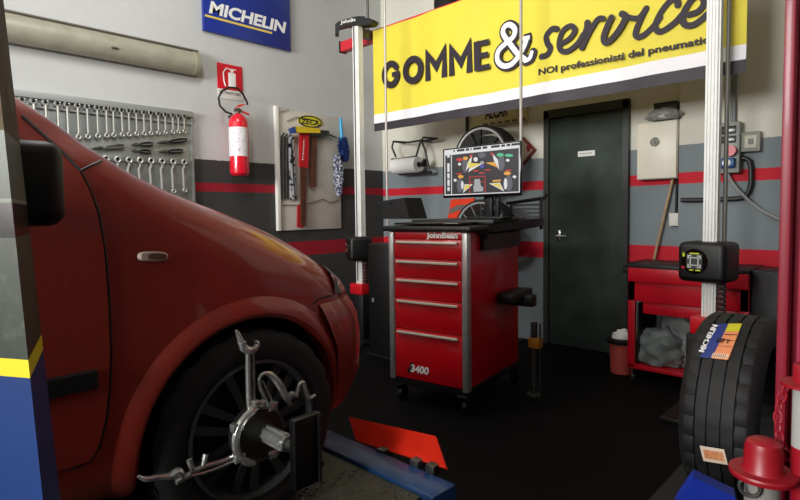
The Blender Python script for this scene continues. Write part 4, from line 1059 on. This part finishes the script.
# door skin: front edge follows the photo's seam
edge = [(80, 172), (90, 190), (99, 215), (105, 250), (109, 300), (111, 350), (110, 385), (106, 420), (99, 447), (90, 460), (72, 468), (50, 474)]
E3 = [surf(u, v) for u, v in edge]
e_front = sorted([(p.z, p.y) for p in E3[:10]])
def eY(z):
    for i in range(len(e_front) - 1):
        if e_front[i][0] <= z <= e_front[i + 1][0]:
            t = (z - e_front[i][0]) / max(1e-6, e_front[i + 1][0] - e_front[i][0]); return e_front[i][1] * (1 - t) + e_front[i + 1][1] * t
    return e_front[0][1] if z < e_front[0][0] else e_front[-1][1]
zlo, zhi = e_front[0][0], e_front[-1][0]
for s in (1, -1):
    rows = []
    N = 36
    for i in range(N + 1):
        z = zlo + (zhi - zlo) * i / N; yf_ = eY(z) - .004; yb2 = CY - 1.42
        rows.append([side(yb2 + (yf_ - yb2) * k / 24, z, .006, s) for k in range(25)])
    m = MB(); m.grid(rows)
    bd_ = [e for e in m.bm.edges if e.is_boundary]
    r = bmesh.ops.extrude_edge_only(m.bm, edges=bd_)
    for v in [g for g in r['geom'] if isinstance(g, bmesh.types.BMVert)]: v.co.x -= s * .012
    dr_ = m.build('door', M_car, car, smooth_angle=50)
    if s == 1:
        mm = [P(u, v, X=CX + .8) for u, v in ((48, 379), (97, 377), (99, 397), (48, 400))]
        za, zb3 = mm[0].z, mm[3].z; ya = mm[1].y
        rows = [[side(yv, z, o_, 1) for z, o_ in ((zb3, .007), (zb3 + .004, .018), (za - .004, .018), (za, .007))] for yv in [ya - .0 - k * .08 for k in range(0, 20)]]
        plab(MB().grid(rows).build('side_moulding', M_trim, dr_), 'black rubber side moulding')
# seams (dark gaps)
m = MB(); m.tube([p for p in [surf(u, v, .002) for u, v in [(22, 116), (45, 137), (65, 155), (80, 171)] + edge[1:11]]], .0032, 6); m.build('door_gap', M_trim, car)
m = MB(); m.tube([surf(u, v, .001) for u, v in ((80, 171), (88, 167), (96, 163.5), (101, 161))], .0032, 6)
m.tube([surf(u, v, .0) for u, v in ((313, 304), (318, 299), (328, 296), (341, 295))], .003, 6); m.build('panel_gap', M_trim, car)
# windows
def patch(name, ys, zf, s, m_, off=.004, ny=14, nz=8):
    rows = []
    for i in range(ny + 1):
        y = ys[0] + (ys[1] - ys[0]) * i / ny; z0_, z1_ = zf(i / ny)
        rows.append([side(CY + y, CZ + z0_ + (z1_ - z0_) * k / nz, off, s) for k in range(nz + 1)])
    return MB().grid(rows).build(name, m_, car)
for s in (1, -1):
    patch('side_window', (-.52, -1.38), lambda t: (1.055, min(1.43, 1.09 + t * .95)), s, M_glass)
    patch('side_window', (-1.46, -2.2), lambda t: (1.055, 1.43), s, M_glass)
rows = []
for i in range(9):
    y = -.44 - i * .058
    rw = []
    for k in range(13):
        x = -.56 + 1.12 * k / 12; x *= (1 - .1 * i / 8)
        loc, nor, _, _ = BV.ray_cast(Vector((CX + x, CY + y, 4)), Vector((0, 0, -1)))
        rw.append(loc + nor * (.004 if nor.z > 0 else -.004))
    rows.append(rw)
MB().grid(rows).build('windscreen', M_glass, car)
# mirror
for s in (1, -1):
    c_ = Vector((CX + s * .93, P(48, 185, X=-1.25).y - .035, P(48, 186, X=-1.25).z))
    m = MB(); m.box((-.115, -.05, -.078), (.115, .05, .078), M=Matrix.Translation(c_) @ Matrix.Rotation(s * -.12, 4, 'Z'), bev=.028, seg=3)
    m.box(c_ + Vector((-.16 if s > 0 else .06, -.03, -.06)), c_ + Vector((-.06 if s > 0 else .16, .03, -.02)), bev=.01)
    mi_ = m.build('door_mirror', M_trim, car)
    MB().box(c_ + Vector((-.08, -.056, -.05)), c_ + Vector((.08, -.052, .055)), bev=.001).build('mirror_glass', M_steel, mi_)
# indicator lens
for s in (1,):
    ce = [(152 + 15.5 * math.copysign(abs(math.cos(t)) ** .6, math.cos(t)), 256.5 + 5 * math.copysign(abs(math.sin(t)) ** .7, math.sin(t))) for t in [2 * PI * k / 28 for k in range(28)]]
    base = [surf(u, v, .004) for u, v in ce]
    c0 = sum(base, Vector()) / 28
    m = MB(); outer = base; inner = [c0 + (p - c0) * .82 + Vector((.007, 0, 0)) for p in base]
    m.grid([outer + [outer[0]], inner + [inner[0]], [c0 + Vector((.008, 0, 0))] * 29]); plab(m.build('side_indicator', mat('lens clear', (210, 190, 175), .3), car), 'pale clear side indicator lens')
    m = MB(); m.grid([[c0 + (p - c0) * .6 + Vector((.0095, .008, 0)) for p in base + [base[0]]], [c0 + Vector((.0105, .008, 0))] * 29]); m.build('indicator_bulb', mat('lens dark', (110, 80, 66), .4), car)
# wheel arch lips
for s in (1, -1):
    for yy_ in (0, -2.3):
        rows = []
        for i in range(41):
            a = math.radians(-12 + 204 * i / 40)
            row = []
            for rr, o_ in ((.334, -.03), (.334, .006), (.345, .014), (.362, .013), (.38, .006), (.395, .0005)):
                row.append(side(CY + yy_ + math.cos(a) * rr, CZ + .30 + math.sin(a) * rr, o_, s))
            rows.append(row)
        MB().grid(rows).build('wheel_arch', M_car, car)
# headlight and bumper
for s in (1, -1):
    rows = []
    for i in range(11):
        t = i / 10; y = .36 + .24 * t
        z0_ = .655 - .03 * t; z1_ = .78 - .15 * t if t < .99 else .66
        rows.append([side(CY + y, CZ + z0_ + (z1_ - z0_) * k / 6, .006 + .006 * math.sin(PI * k / 6), s) for k in range(7)])
    MB().grid(rows).build('headlight', mat('headlight lens', (120, 110, 105), .08, coat=1), car)
rows = []
ang = [-1 + 2 * i / 60 for i in range(61)]
for a in ang:
    # path around the nose: from the arch on one side to the other
    t = a * 1.0
    row = []
    for zl, o_ in ((.20, -.01), (.23, .01), (.35, .02), (.48, .024), (.56, .022), (.60, .015), (.635, .004)):
        th = t * math.radians(128)
        org = Vector((CX, CY + .10, CZ + zl)); d = Vector((math.sin(th) * 1.0, math.cos(th) * .8, 0)).normalized()
        loc, nor, _, _ = BV.ray_cast(org + d * 3, -d)
        if loc is None: loc, nor, _, _ = BV.find_nearest(org + d)
        if loc.y < CY + .345 - max(0, (zl - .45)) * .42:
            loc = side(CY + .345 - max(0, (zl - .45)) * .42, CZ + zl, 0, 1 if d.x > 0 else -1); nor = Vector((1 if d.x > 0 else -1, 0, 0))
        if nor.dot(d) < 0: nor = -nor
        nn = Vector((nor.x, nor.y, 0)).normalized() if (abs(nor.x) + abs(nor.y)) > .1 else d
        row.append(loc + nn * o_)
    rows.append(row)
MB().grid(rows).build('front_bumper', M_car, car)
# front axle
MB().cyl((CX - .62, CY, CZ + .3), (CX + .62, CY, CZ + .3), .03, 12).build('axle', M_dsteel, car)
# car wheels
M_hubcap = mat('silver hubcap', (64, 66, 66), .4, metal=.5, var=.1)
for yy_ in (0, -2.3):
    for s in (1, -1):
        c = Vector((CX + s * .70, CY + yy_, CZ + .30)); ax = Vector((s, 0, 0)); f = .085
        wt = tyre_mesh(c, ax, .298, .17, .195, n=80).build('wheel', M_rubber, car)
        m = MB(); m.lathe([(.205, f * .7), (.207, f * 1.0), (.198, f * 1.02), (.19, f * .8), (.178, f * .55), (.175, -f * .5)], c, ax, 64); m.build('rim', M_hubcap, wt)
        m = MB(); ref = Vector((0, 0, 1)); u = ref; w = ax.cross(u)
        for k in range(7):
            a0 = 2 * PI * k / 7 + .25
            def q3(r, a, h): return c + ax * h + (u * math.cos(a) + w * math.sin(a)) * r
            for da in (-.17, .17):
                m.prism([q3(.05, a0 + da * 1.5 - .16, f * .95), q3(.05, a0 + da * 1.5 + .16, f * .95), q3(.19, a0 + da + .075, f * .8), q3(.19, a0 + da - .075, f * .8)], -ax * .012)
        m.cyl(c + ax * f * .6, c + ax * f * 1.03, .06, 28); m.build('hubcap', M_hubcap, wt)
        MB().lathe([(0, f * .3), (.16, f * .3), (.16, f * .15), (0, f * .15)], c, ax, 40).build('brake_disc', M_black, wt)

# ------------------------------------------------------------------ wheel clamp on the front wheel
XA = CX + .70 + .085 + .045
hub = P(258, 433, X=XA + .02)
wc = thing('wheel_clamp', 'silver three-armed wheel alignment clamp fixed on the car front wheel', 'wheel clamp', (XA, hub.y, hub.z - .12))
M_cast = mat('cast aluminium', (200, 200, 196), .24, metal=.75, var=.15, vscale=30)
M_castd = mat('dark cast alloy', (72, 72, 70), .35, metal=.8)
rh = .080
MB().lathe([(0, -.03), (rh * .9, -.03), (rh, -.02), (rh, .012), (rh * .9, .02), (rh * .86, .014), (0, .014)], hub, (1, 0, 0), 40).build('hub_disc', M_castd, wc)
# pale crescent rim on the left of the disc
def hp_(a, r, x): return hub + Vector((x, math.cos(a) * r, math.sin(a) * r))
m = MB(); m.tube([hp_(math.radians(a), rh * .97, .014) for a in range(95, 265, 10)], [.006] + [.011] * 15 + [.006], 8); m.build('hub_rim', M_cast, wc)
for a in (60, 150, 215, 300):
    p = hp_(math.radians(a), rh * 1.0, .008); MB().box(p - Vector((.012, .016, .012)), p + Vector((.012, .016, .012)), bev=.004).build('lug', M_cast, wc)
def arm(name, pts, r, X=XA + .02, m_=M_cast, par=wc, flat=1.0):
    Q = [P(u, v, X=X + (d[0] if d else 0)) for u, v, *d in pts]; rs = r if isinstance(r, list) else [r] * len(Q)
    if len(Q) > 2:
        S, T = [], []
        for i in range(len(Q) - 1):
            p0 = Q[max(i - 1, 0)]; p1 = Q[i]; p2 = Q[i + 1]; p3 = Q[min(i + 2, len(Q) - 1)]
            for k in range(5):
                t = k / 5; S.append(.5 * ((2 * p1) + (p2 - p0) * t + (2 * p0 - 5 * p1 + 4 * p2 - p3) * t * t + (3 * p1 - p0 - 3 * p2 + p3) * t ** 3)); T.append(rs[i] * (1 - t) + rs[i + 1] * t)
        Q = S + [Q[-1]]; rs = T + [rs[-1]]
    return MB().tube(Q, rs, 10, flat=flat).build(name, m_, par)
a_up = arm('arm', [(241, 452), (244, 436), (250, 420), (249, 400), (248.5, 380), (248, 352)], [.004, .006, .007, .008, .008, .007])
arm('arm_rail', [(252, 412), (254, 395), (253.5, 370), (253, 352)], .0045, par=a_up)
arm('arm_rail', [(240, 456), (236, 446), (240, 430), (251, 414)], .0045, par=a_up)
arm('claw', [(236, 330), (239, 336), (242, 344), (247, 350), (254, 349), (257.5, 344), (255, 341)], [.003, .007, .010, .012, .010, .008, .004], par=a_up)
arm('claw_pad', [(242, 342), (243.5, 350)], [.012, .009], par=a_up)
a_lo = arm('arm', [(240, 452), (225, 460), (205, 466), (190, 472)], [.006, .006, .007, .007])
arm('arm_rail', [(238, 459), (222, 466), (206, 472), (190, 476)], .0045, par=a_lo)
arm('claw', [(138, 476), (146, 479), (158, 477), (170, 476), (178, 472), (182, 477), (176, 482), (190, 474)], [.003, .007, .007, .009, .012, .009, .008, .009], par=a_lo)
arm('knob', [(203, 465), (206, 454)], .008, par=a_lo); arm('knob', [(193, 471), (189, 460)], .007, par=a_lo)
a_rt = arm('arm', [(269, 424), (267, 405), (261, 390), (259, 380), (263, 374), (271, 375), (279, 384), (286, 397), (290, 404)], [.004, .005, .006, .006, .006, .009, .012, .011, .008])
arm('arm_rail', [(272, 420), (272, 402), (266, 388), (262, 380)], .0035, par=a_rt)
arm('claw', [(289, 403), (291, 394), (296, 396), (299, 385), (303, 383), (306, 392), (309, 398), (315, 395)], [.005, .010, .008, .006, .007, .007, .008, .005], par=a_rt)
s0 = P(266, 433, X=XA + .03); s1 = P(292, 441, X=XA + .10)
sp = MB(); sp.cyl(s0, s0 + Vector((.11, -.0, 0)), .021, 20)
for k in range(8):
    a = 2 * PI * k / 8; o_ = Vector((0, math.cos(a) * .021, math.sin(a) * .021)); sp.tube([s0 + o_, s0 + o_ + Vector((.10, 0, 0))], .0045, 6)
sp.build('spindle_knob', M_cast, wc)
MB().cyl(s0 + Vector((.11, 0, 0)), s0 + Vector((.17, 0, 0)), .012, 16).build('spindle', M_dsteel, wc)
m = MB(); 
for (u, v) in ((256, 403), (262, 403)): p = P(u, v, X=XA + .045); m.box(p - Vector((.01, .009, .008)), p + Vector((.01, .009, .008)), bev=.003)
m.build('clamp_block', M_cast, wc)
# target board, nearly edge on
tc_ = s0 + Vector((.20, .02, -.02))
M0 = Matrix.Translation(tc_) @ Matrix.Rotation(math.radians(0), 4, 'Z')
ya_, yb3 = P(296, 440, X=tc_.x).y, P(323, 440, X=tc_.x).y
zt3, zb3_ = P(310, 417, X=tc_.x).z, P(310, 487, X=tc_.x).z
MB().box((tc_.x - .03, ya_, zb3_), (tc_.x - .005, yb3, zt3), bev=.003).build('target_board', M_black, wc)
m = MB(); ye_ = P(319.5, 440, X=tc_.x).y
m.tube([(tc_.x, ye_, zb3_ + .0), (tc_.x, ye_, zt3 - .005)], .0055, 8)
for v in (432, 447, 463): p = P(319.5, v, X=tc_.x); m.cyl((tc_.x - .004, ye_, p.z), (tc_.x + .009, ye_, p.z), .008, 12)
m.build('target_rod', M_castd, wc)

# ------------------------------------------------------------------ lift platform on the left
ye = P(455, 487, Z=CZ).y; 
lp = thing('lift_platform', 'blue-edged alignment lift runway under the car wheels, nearest the camera', 'lift platform', (-1.48, CY, 0))
px0, px1 = -1.80, P(452, 490, Z=CZ).x
M_chk = mat('grey runway plate', (74, 78, 70), .5, metal=.3, var=.2, vscale=14)
yA = ye - .12
MB().box((px0, -3.2, CZ - .14), (px1 - .02, yA, CZ - .012), bev=.004).build('runway', mat('runway black', (18, 18, 18), .6), lp)
MB().box((px0 + .03, -3.2, CZ - .012), (px1 - .05, yA - .003, CZ), bev=.002).build('runway_plate', M_chk, lp)
MB().box((px0 - .0, yA, CZ - .11), (px1, ye, CZ + .012), bev=.006).build('front_bar', M_blue, lp)
MB().box((px0, -3.2, CZ - .17), (px0 + .03, yA, CZ + .004), bev=.003).build('side_rail', M_blue, lp)
for yy_ in (yA - .3, -.9, -2.9):
    MB().box((px0 + .1, yy_ - .15, 0), (px1 - .1, yy_ + .15, CZ - .14), bev=.01).build('support', M_black, lp)
# perforated plate in front of wheel
m = MB(); ring_m = MB()
zpl = CZ + .004
for i in range(7):
    for j in range(11):
        x = px1 - .09 - i * .042 - (j % 2) * .021; y = yA - .03 - j * .042
        ring_m.lathe([(.008, 0), (.0105, .0025), (.013, 0)], (x, y, CZ + .0003), (0, 0, 1), 10)
ring_m.build('plate_studs', M_dsteel, lp)
MB().lathe([(0, 0), (.17, 0), (.175, .003), (.175, .0045), (0, .0045)], (-1.46, CY, CZ + .0), (0, 0, 1), 40).build('turntable', M_dsteel, lp)
# twin platform on the far side
lp2 = thing('lift_platform', 'far lift runway under the car wheels, behind the blue-edged near one', 'lift platform', (-2.9, CY, 0))
MB().box((-3.2, -3.2, CZ - .14), (-2.56, yA, CZ), bev=.004).build('runway', mat('runway black', (18, 18, 18), .6), lp2)
MB().box((-3.22, yA, CZ - .11), (-2.54, ye, CZ + .012), bev=.006).build('front_bar', M_blue, lp2)
for yy_ in (yA - .3, -.9, -2.9): MB().box((-3.1, yy_ - .15, 0), (-2.66, yy_ + .15, CZ - .14), bev=.01).build('support', M_black, lp2)
# red stop flap
fb = [P(357, 441.5, Y=ye + .02), P(448, 469, Y=ye + .02)]
yfl = ye + .03
A_, B_ = P(358, 442, Y=yfl), P(448, 470, Y=yfl); C_, D_ = P(437, 437.5, Y=yfl + .06), P(350, 418, Y=yfl + .06)
t = thing('stop_flap', 'bright orange-red steel stop flap standing at the end of the blue lift runway', 'stop flap', (A_ + B_) / 2)
zlow = min(A_.z, B_.z); nrm = (B_ - A_).cross(D_ - A_).normalized() * .012
MB().prism([A_, B_, C_, D_], nrm).build('flap', mat('flap orange red', (244, 44, 16), .4, coat=.2), t)
m = MB()
for k in (.35, .72, .88):
    p = A_.lerp(B_, k); MB().box(p + Vector((-.02, -.035, -.02)), p + Vector((.02, .02, .015)), bev=.003).build('hinge', M_dsteel, t)

# ------------------------------------------------------------------ tyre on the right, base and chock
tcen = P(738, 402, T=1) ; tcen = CAM + ray(738, 405) * 1.93
ty = thing('tyre', 'new black car tyre standing upright with an orange sticker on its tread', 'tyre', (tcen.x, tcen.y, tcen.z - .325))
RT, WT = .325, .225
tyre_mesh(tcen, (1, 0, 0), RT, WT, .215, n=120).build('carcass', M_rubber, ty)
def on_tread(u, v, off=.0015):
    # point on the tread cylinder seen at a pixel
    d = ray(u, v); o = CAM - tcen
    a = d.y ** 2 + d.z ** 2; b = 2 * (o.y * d.y + o.z * d.z); c = o.y ** 2 + o.z ** 2 - (RT + off) ** 2
    disc = b * b - 4 * a * c
    s = (-b - math.sqrt(max(disc, 0))) / (2 * a); return CAM + d * s
def sticker(corners, name, m_, par, n=10, k=10, f0=(0, 1), f1=(0, 1), off=.002):
    A, B, Cc, D = [Vector(c) for c in corners]   # TL TR BR BL in pixels
    rows = []
    for i in range(n + 1):
        t = f1[0] + (f1[1] - f1[0]) * i / n; L = A.lerp(D, t); R = B.lerp(Cc, t)
        rows.append([on_tread(*L.lerp(R, f0[0] + (f0[1] - f0[0]) * j / k), off) for j in range(k + 1)])
    return MB().grid(rows).build(name, m_, par)
SK = [(719, 323.5), (742, 323.5), (728, 360), (700, 357)]
sk = thing('tyre_sticker', 'orange, yellow and blue paper sticker on the tread of the upright tyre', 'sticker', on_tread(715, 359, .002))
sticker(SK, 'orange_field', mat('sticker orange', (226, 140, 90), .5, var=.05), sk, f0=(.4, 1))
sticker(SK, 'yellow_field', mat('sticker yellow', (206, 196, 40), .5), sk, f0=(.42, 1), f1=(0, .22), off=.0028)
sticker(SK, 'blue_field', mat('sticker blue', (30, 48, 120), .5), sk, f0=(0, .42), off=.0024)
for f1 in ((.30, .32), (.46, .475), (.63, .64)): sticker(SK, 'rule', M_ink, sk, f0=(.45, .97), f1=f1, off=.0034, n=2)
sticker(SK, 'barcode', mat('sticker pale', (230, 190, 160), .5), sk, f0=(.38, .95), f1=(.84, .98), off=.003, n=3)
for k in range(7): sticker(SK, 'bar', M_ink, sk, f0=(.42 + k * .07, .44 + k * .07), f1=(.86, .96), off=.0038, n=2, k=1)
def surf_text(body, a_px, b_px, h, m_, name, par, off=.0035):
    a = on_tread(*a_px, off); b = on_tread(*b_px, off); r = (b - a)
    radial = Vector((0, a.y + b.y - 2 * tcen.y, a.z + b.z - 2 * tcen.z)).normalized()
    up = radial.cross(r).normalized()
    return text_mesh(None, body, a + radial * .002, r, up, r.length, h, m_, name, par, bold=.02)
surf_text('MICHELIN', (704, 353), (718, 326), .016, M_print, 'lettering', sk)
surf_text('307 Y', (716, 342), (729, 344), .017, M_ink, 'lettering', sk)
SK2 = [(699.5, 445.5), (724, 449.5), (728, 465), (703.5, 461)]
sk2 = thing('tyre_sticker', 'small white and pale orange label low on the tread of the upright tyre', 'sticker', on_tread(714, 464, .002))
sticker(SK2, 'label_paper', mat('label cream', (226, 206, 186), .5), sk2)
sticker(SK2, 'label_print', mat('label orange', (222, 160, 110), .5, col2=(196, 120, 80), vscale=90), sk2, f0=(.1, .9), f1=(.22, .8), off=.003)
zbz = tcen.z - RT
tag(MB().box((tcen.x - .22, tcen.y - .3, 0), (tcen.x + .5, tcen.y + .45, zbz), bev=.01).build('steel_plinth', mat('base black', (14, 14, 15), .6)), 'low black steel base block under the upright tyre', 'base')
# blue chock
A_ = [P(693, 474, T=1.50), ]
c_ = P(705, 488, T=1.45)
t1 = 1.45
q = [CAM + ray(u, v) * t1 for u, v in ((693, 477), (735, 497), (742, 520), (668, 520), (676, 502))]
zc_ = min(p.z for p in q)
dvec = (ray(700, 480)); dvec.z = 0; dvec = dvec.normalized() * .05
m = MB(); m.prism(q, dvec)
lo = zc_
chk = thing('wheel_chock', 'blue wedge-shaped block at the foot of the upright tyre', 'chock', (q[3].x, q[3].y, 0))
m.build('wedge', mat('chock blue', (24, 52, 160), .45, coat=.1), chk)
m = MB(); cmid = (q[2] + q[3]) / 2 + dvec / 2; m.box((cmid.x - .05, cmid.y - .05, 0), (cmid.x + .05, cmid.y + .05, zc_ + .01)); m.build('stand', M_black, chk)

# ------------------------------------------------------------------ red lift column on the right
cl = P(778.5, 250, T=1.28)
xL_, yL_ = cl.x, cl.y
rc = thing('lift_column', 'dark red steel lift column at the right edge of the workshop', 'lift column', (xL_ + .17, yL_ + .15, 0))
m = MB(); m.box((xL_, yL_, .02), (xL_ + .022, yL_ + .30, ZC - .15), bev=.004); m.box((xL_ + .022, yL_ + .05, .02), (xL_ + .32, yL_ + .30, ZC - .15), bev=.004); m.box((xL_ + .30, yL_, .02), (xL_ + .322, yL_ + .3, ZC - .15), bev=.004)
m.build('column', M_darkred, rc)
m = MB(); m.tube([(xL_ + .04, yL_ + .04, .02), (xL_ + .04, yL_ + .04, ZC - .15)], .006, 8); m.build('edge_shine', mat('edge shine pink', (150, 50, 70), .4), rc)  # paler pink tube paints the shine along the column edge
MB().box((xL_ - .04, yL_ - .04, 0), (xL_ + .38, yL_ + .36, .02), bev=.004).build('base_plate', M_darkred, rc)

# stanchions and chain
sc = CAM + ray(763, 470) * 1.12
M_cap = mat('stanchion red', (136, 14, 28), .4)
s1_ = thing('chain_stanchion', 'short stanchion with a domed red cap and flange before the upright tyre', 'stanchion', (sc.x, sc.y, 0))
ztop = (CAM + ray(763, 438) * 1.12).z; zfl = (CAM + ray(763, 472) * 1.12).z; zcol = (CAM + ray(763, 478) * 1.12).z
rr = 17 * 1.12 / 540; rf = 30 * 1.12 / 540
hh = ztop - zfl
MB().lathe([(0, hh), (rr * .6, hh * .99), (rr * .88, hh * .90), (rr * .97, hh * .72), (rr, .01), (rr * 1.1, .004), (rf * .97, .004), (rf, 0), (rf * .97, -.008), (rr * .9, -.008), (0, -.008)], (sc.x, sc.y, zfl), n=36).build('cap', M_cap, s1_)
MB().cyl((sc.x, sc.y, .02), (sc.x, sc.y, zfl - .008), rr * .92, 28).build('post', mat('stanchion grey', (120, 118, 114), .5), s1_)
MB().cyl((sc.x, sc.y, 0), (sc.x, sc.y, .02), .12, 32).build('foot', M_black, s1_)
vd = (CAM - sc); vd.z = 0; vd.normalize()
rgc = Vector((sc.x, sc.y, zfl - .022)) + vd * (rr + .004) + Vector((.0, 0, 0)); rt_v = Vector((-vd.y, vd.x, 0))
MB().tube([rgc + rt_v * -.022 + rt_v * math.cos(2 * PI * k / 16) * .018 + Vector((0, 0, math.sin(2 * PI * k / 16) * .018)) for k in range(16)], .004, 8, closed=True).build('ring', M_dsteel, s1_)
sc2 = CAM + ray(808, 420) * 1.10
s2_ = thing('chain_stanchion', 'red and white banded stanchion at the right edge in front of the lift column', 'stanchion', (sc2.x, sc2.y, 0))
r2_ = 13.5 * 1.1 / 540
zz_ = lambda v: (CAM + ray(800, v) * 1.10).z
MB().lathe([(0, zz_(364)), (r2_ * .9, zz_(364)), (r2_, zz_(366)), (r2_, zz_(385))], (sc2.x, sc2.y, 0), n=28).build('top_band', M_cap, s2_)
MB().lathe([(r2_, zz_(382)), (r2_ * 1.75, zz_(383)), (r2_ * 1.75, zz_(386)), (r2_, zz_(387))], (sc2.x, sc2.y, 0), n=28, closed=True).build('collar', M_cap, s2_)
MB().cyl((sc2.x, sc2.y, zz_(448)), (sc2.x, sc2.y, zz_(385)), r2_ * .98, 28).build('white_band', mat('stanchion white', (150, 150, 146), .5), s2_)
MB().cyl((sc2.x, sc2.y, .02), (sc2.x, sc2.y, zz_(448)), r2_, 28).build('lower_band', M_cap, s2_)
MB().cyl((sc2.x, sc2.y, 0), (sc2.x, sc2.y, .02), .12, 32).build('foot', M_black, s2_)
# chain
cpx = [(787, 385), (784, 393), (780, 402), (778, 412), (777.5, 422), (778.5, 432), (781, 441), (786, 450), (789, 459)]
ch = MB()
pts3 = [CAM + ray(u, v) * (1.16 - .004 * i) for i, (u, v) in enumerate(cpx)]
for i in range(len(pts3) - 1):
    a, b = pts3[i], pts3[i + 1]; d = (b - a); L = d.length * .64; mid = (a + b) / 2; d.normalize()
    sd = d.cross(vd).normalized() if i % 2 else vd.copy()
    if i % 2 == 0: sd = (vd * .5 + d.cross(vd).normalized() * .5).normalized()
    link = [mid + d * math.cos(t) * L + sd * math.sin(t) * L * .5 for t in [2 * PI * k / 12 for k in range(12)]]
    ch.tube(link, .0022, 6, closed=True)
tag(ch.build('chain', M_cap), 'thin red plastic chain hanging between the two stanchions', 'chain')

# ------------------------------------------------------------------ column at the left edge
def cw(lat, t, z):
    F_ = Vector((-math.sin(HEAD), math.cos(HEAD), 0)); R_v = Vector((math.cos(HEAD), math.sin(HEAD), 0))
    return Vector((0, 0, z)) + F_ * t + R_v * lat
def latpx(px, t): return (px - 400) / F_PX * t
def post_ring(z):
    sft = -(z - 1.2) * .054
    C0 = latpx(16, .72) 
    return [cw(latpx(-150, .80) + sft, .80, z), cw(C0 + sft, .72, z), cw(latpx(31, .88) + sft * 1.2, .88, z), cw(latpx(-40, .92) + sft, .92, z)]
M_rust = mat('rusty top paint', (66, 38, 12), .8, col2=(84, 78, 42), vscale=14, lo=.48, hi=.7)
M_gg = mat('grey green laminate', (36, 46, 34), .5, col2=(70, 78, 64), vscale=60, lo=.5, hi=.8, coat=.1)
zY1, zY0 = (CAM + ray(35, 356) * .75).z, (CAM + ray(35, 374) * .75).z
zR = (CAM + ray(20, 134) * .75).z
lc = thing('padded_post', 'post at the left edge, blue below a yellow band and rusty at its top', 'post', cw(latpx(0, .85), .85, 0))
def pseg(z0, z1, name, m_, nseg=1, g=0):
    m = MB(); zs_ = [z0 + (z1 - z0) * i / nseg for i in range(nseg + 1)]
    R = [post_ring(z) for z in zs_]
    V = [[m.bm.verts.new(p) for p in r] for r in R]
    for i in range(nseg):
        for j in range(4): m.bm.faces.new((V[i][j], V[i][(j + 1) % 4], V[i + 1][(j + 1) % 4], V[i + 1][j]))
    m.bm.faces.new(V[0][::-1]); m.bm.faces.new(V[-1])
    o = m.build(name, m_, lc, smooth_angle=20); return o
pseg(0, zY0, 'blue_section', mat('post blue', (8, 48, 108), .4, var=.08)); pseg(zY0, zY1, 'yellow_band', mat('post yellow', (226, 206, 24), .45)); zq = lambda v: (CAM + ray(10, v) * .75).z
pseg(zY1, zq(237), 'grey_section', M_gg); pseg(zq(237), zq(203), 'dark_section', mat('dark green laminate', (22, 30, 24), .25, coat=.3)); pseg(zq(203), zq(199), 'pale_strip', mat('pale strip', (104, 114, 98), .5)); pseg(zq(199), zR, 'green_section', mat('green laminate', (46, 60, 44), .5, var=.2, coat=.1))
pseg(zR, 2.6, 'rusty_section', M_rust)

# ------------------------------------------------------------------ light
def area(name, loc, target, sx, sy, power, col=(1, 1, 1)):
    l = bpy.data.lights.new(name, 'AREA'); l.shape = 'RECTANGLE'; l.size = sx; l.size_y = sy; l.energy = power; l.color = col
    o = bpy.data.objects.new(name, l); C.objects.link(o); o.location = loc
    o.rotation_euler = (Vector(target) - Vector(loc)).to_track_quat('-Z', 'Y').to_euler(); return o
area('daylight_from_door', (-1.9, -5.2, 2.5), (-1.3, 4.0, 2.0), 3.2, 1.8, 780, (1, .99, .97))
area('ceiling_light_left', (-3.0, 1.3, ZC - .1), (-3.7, 1.8, 2.0), .3, 2.6, 70, (1, .99, .98))
area('ceiling_light_back', (-1.3, 1.7, ZC - .1), (-1.2, 4.6, 2.4), 3.4, .3, 9, (1, .99, .96))
w = bpy.data.worlds.new('world'); bpy.context.scene.world = w; w.use_nodes = True
w.node_tree.nodes['Background'].inputs[0].default_value = (.8, .85, .9, 1); w.node_tree.nodes['Background'].inputs[1].default_value = .04
vs = bpy.context.scene.view_settings
vs.view_transform = 'Standard'; vs.look = 'None'; vs.exposure = -0.12; vs.gamma = 1; vs.use_curve_mapping = False
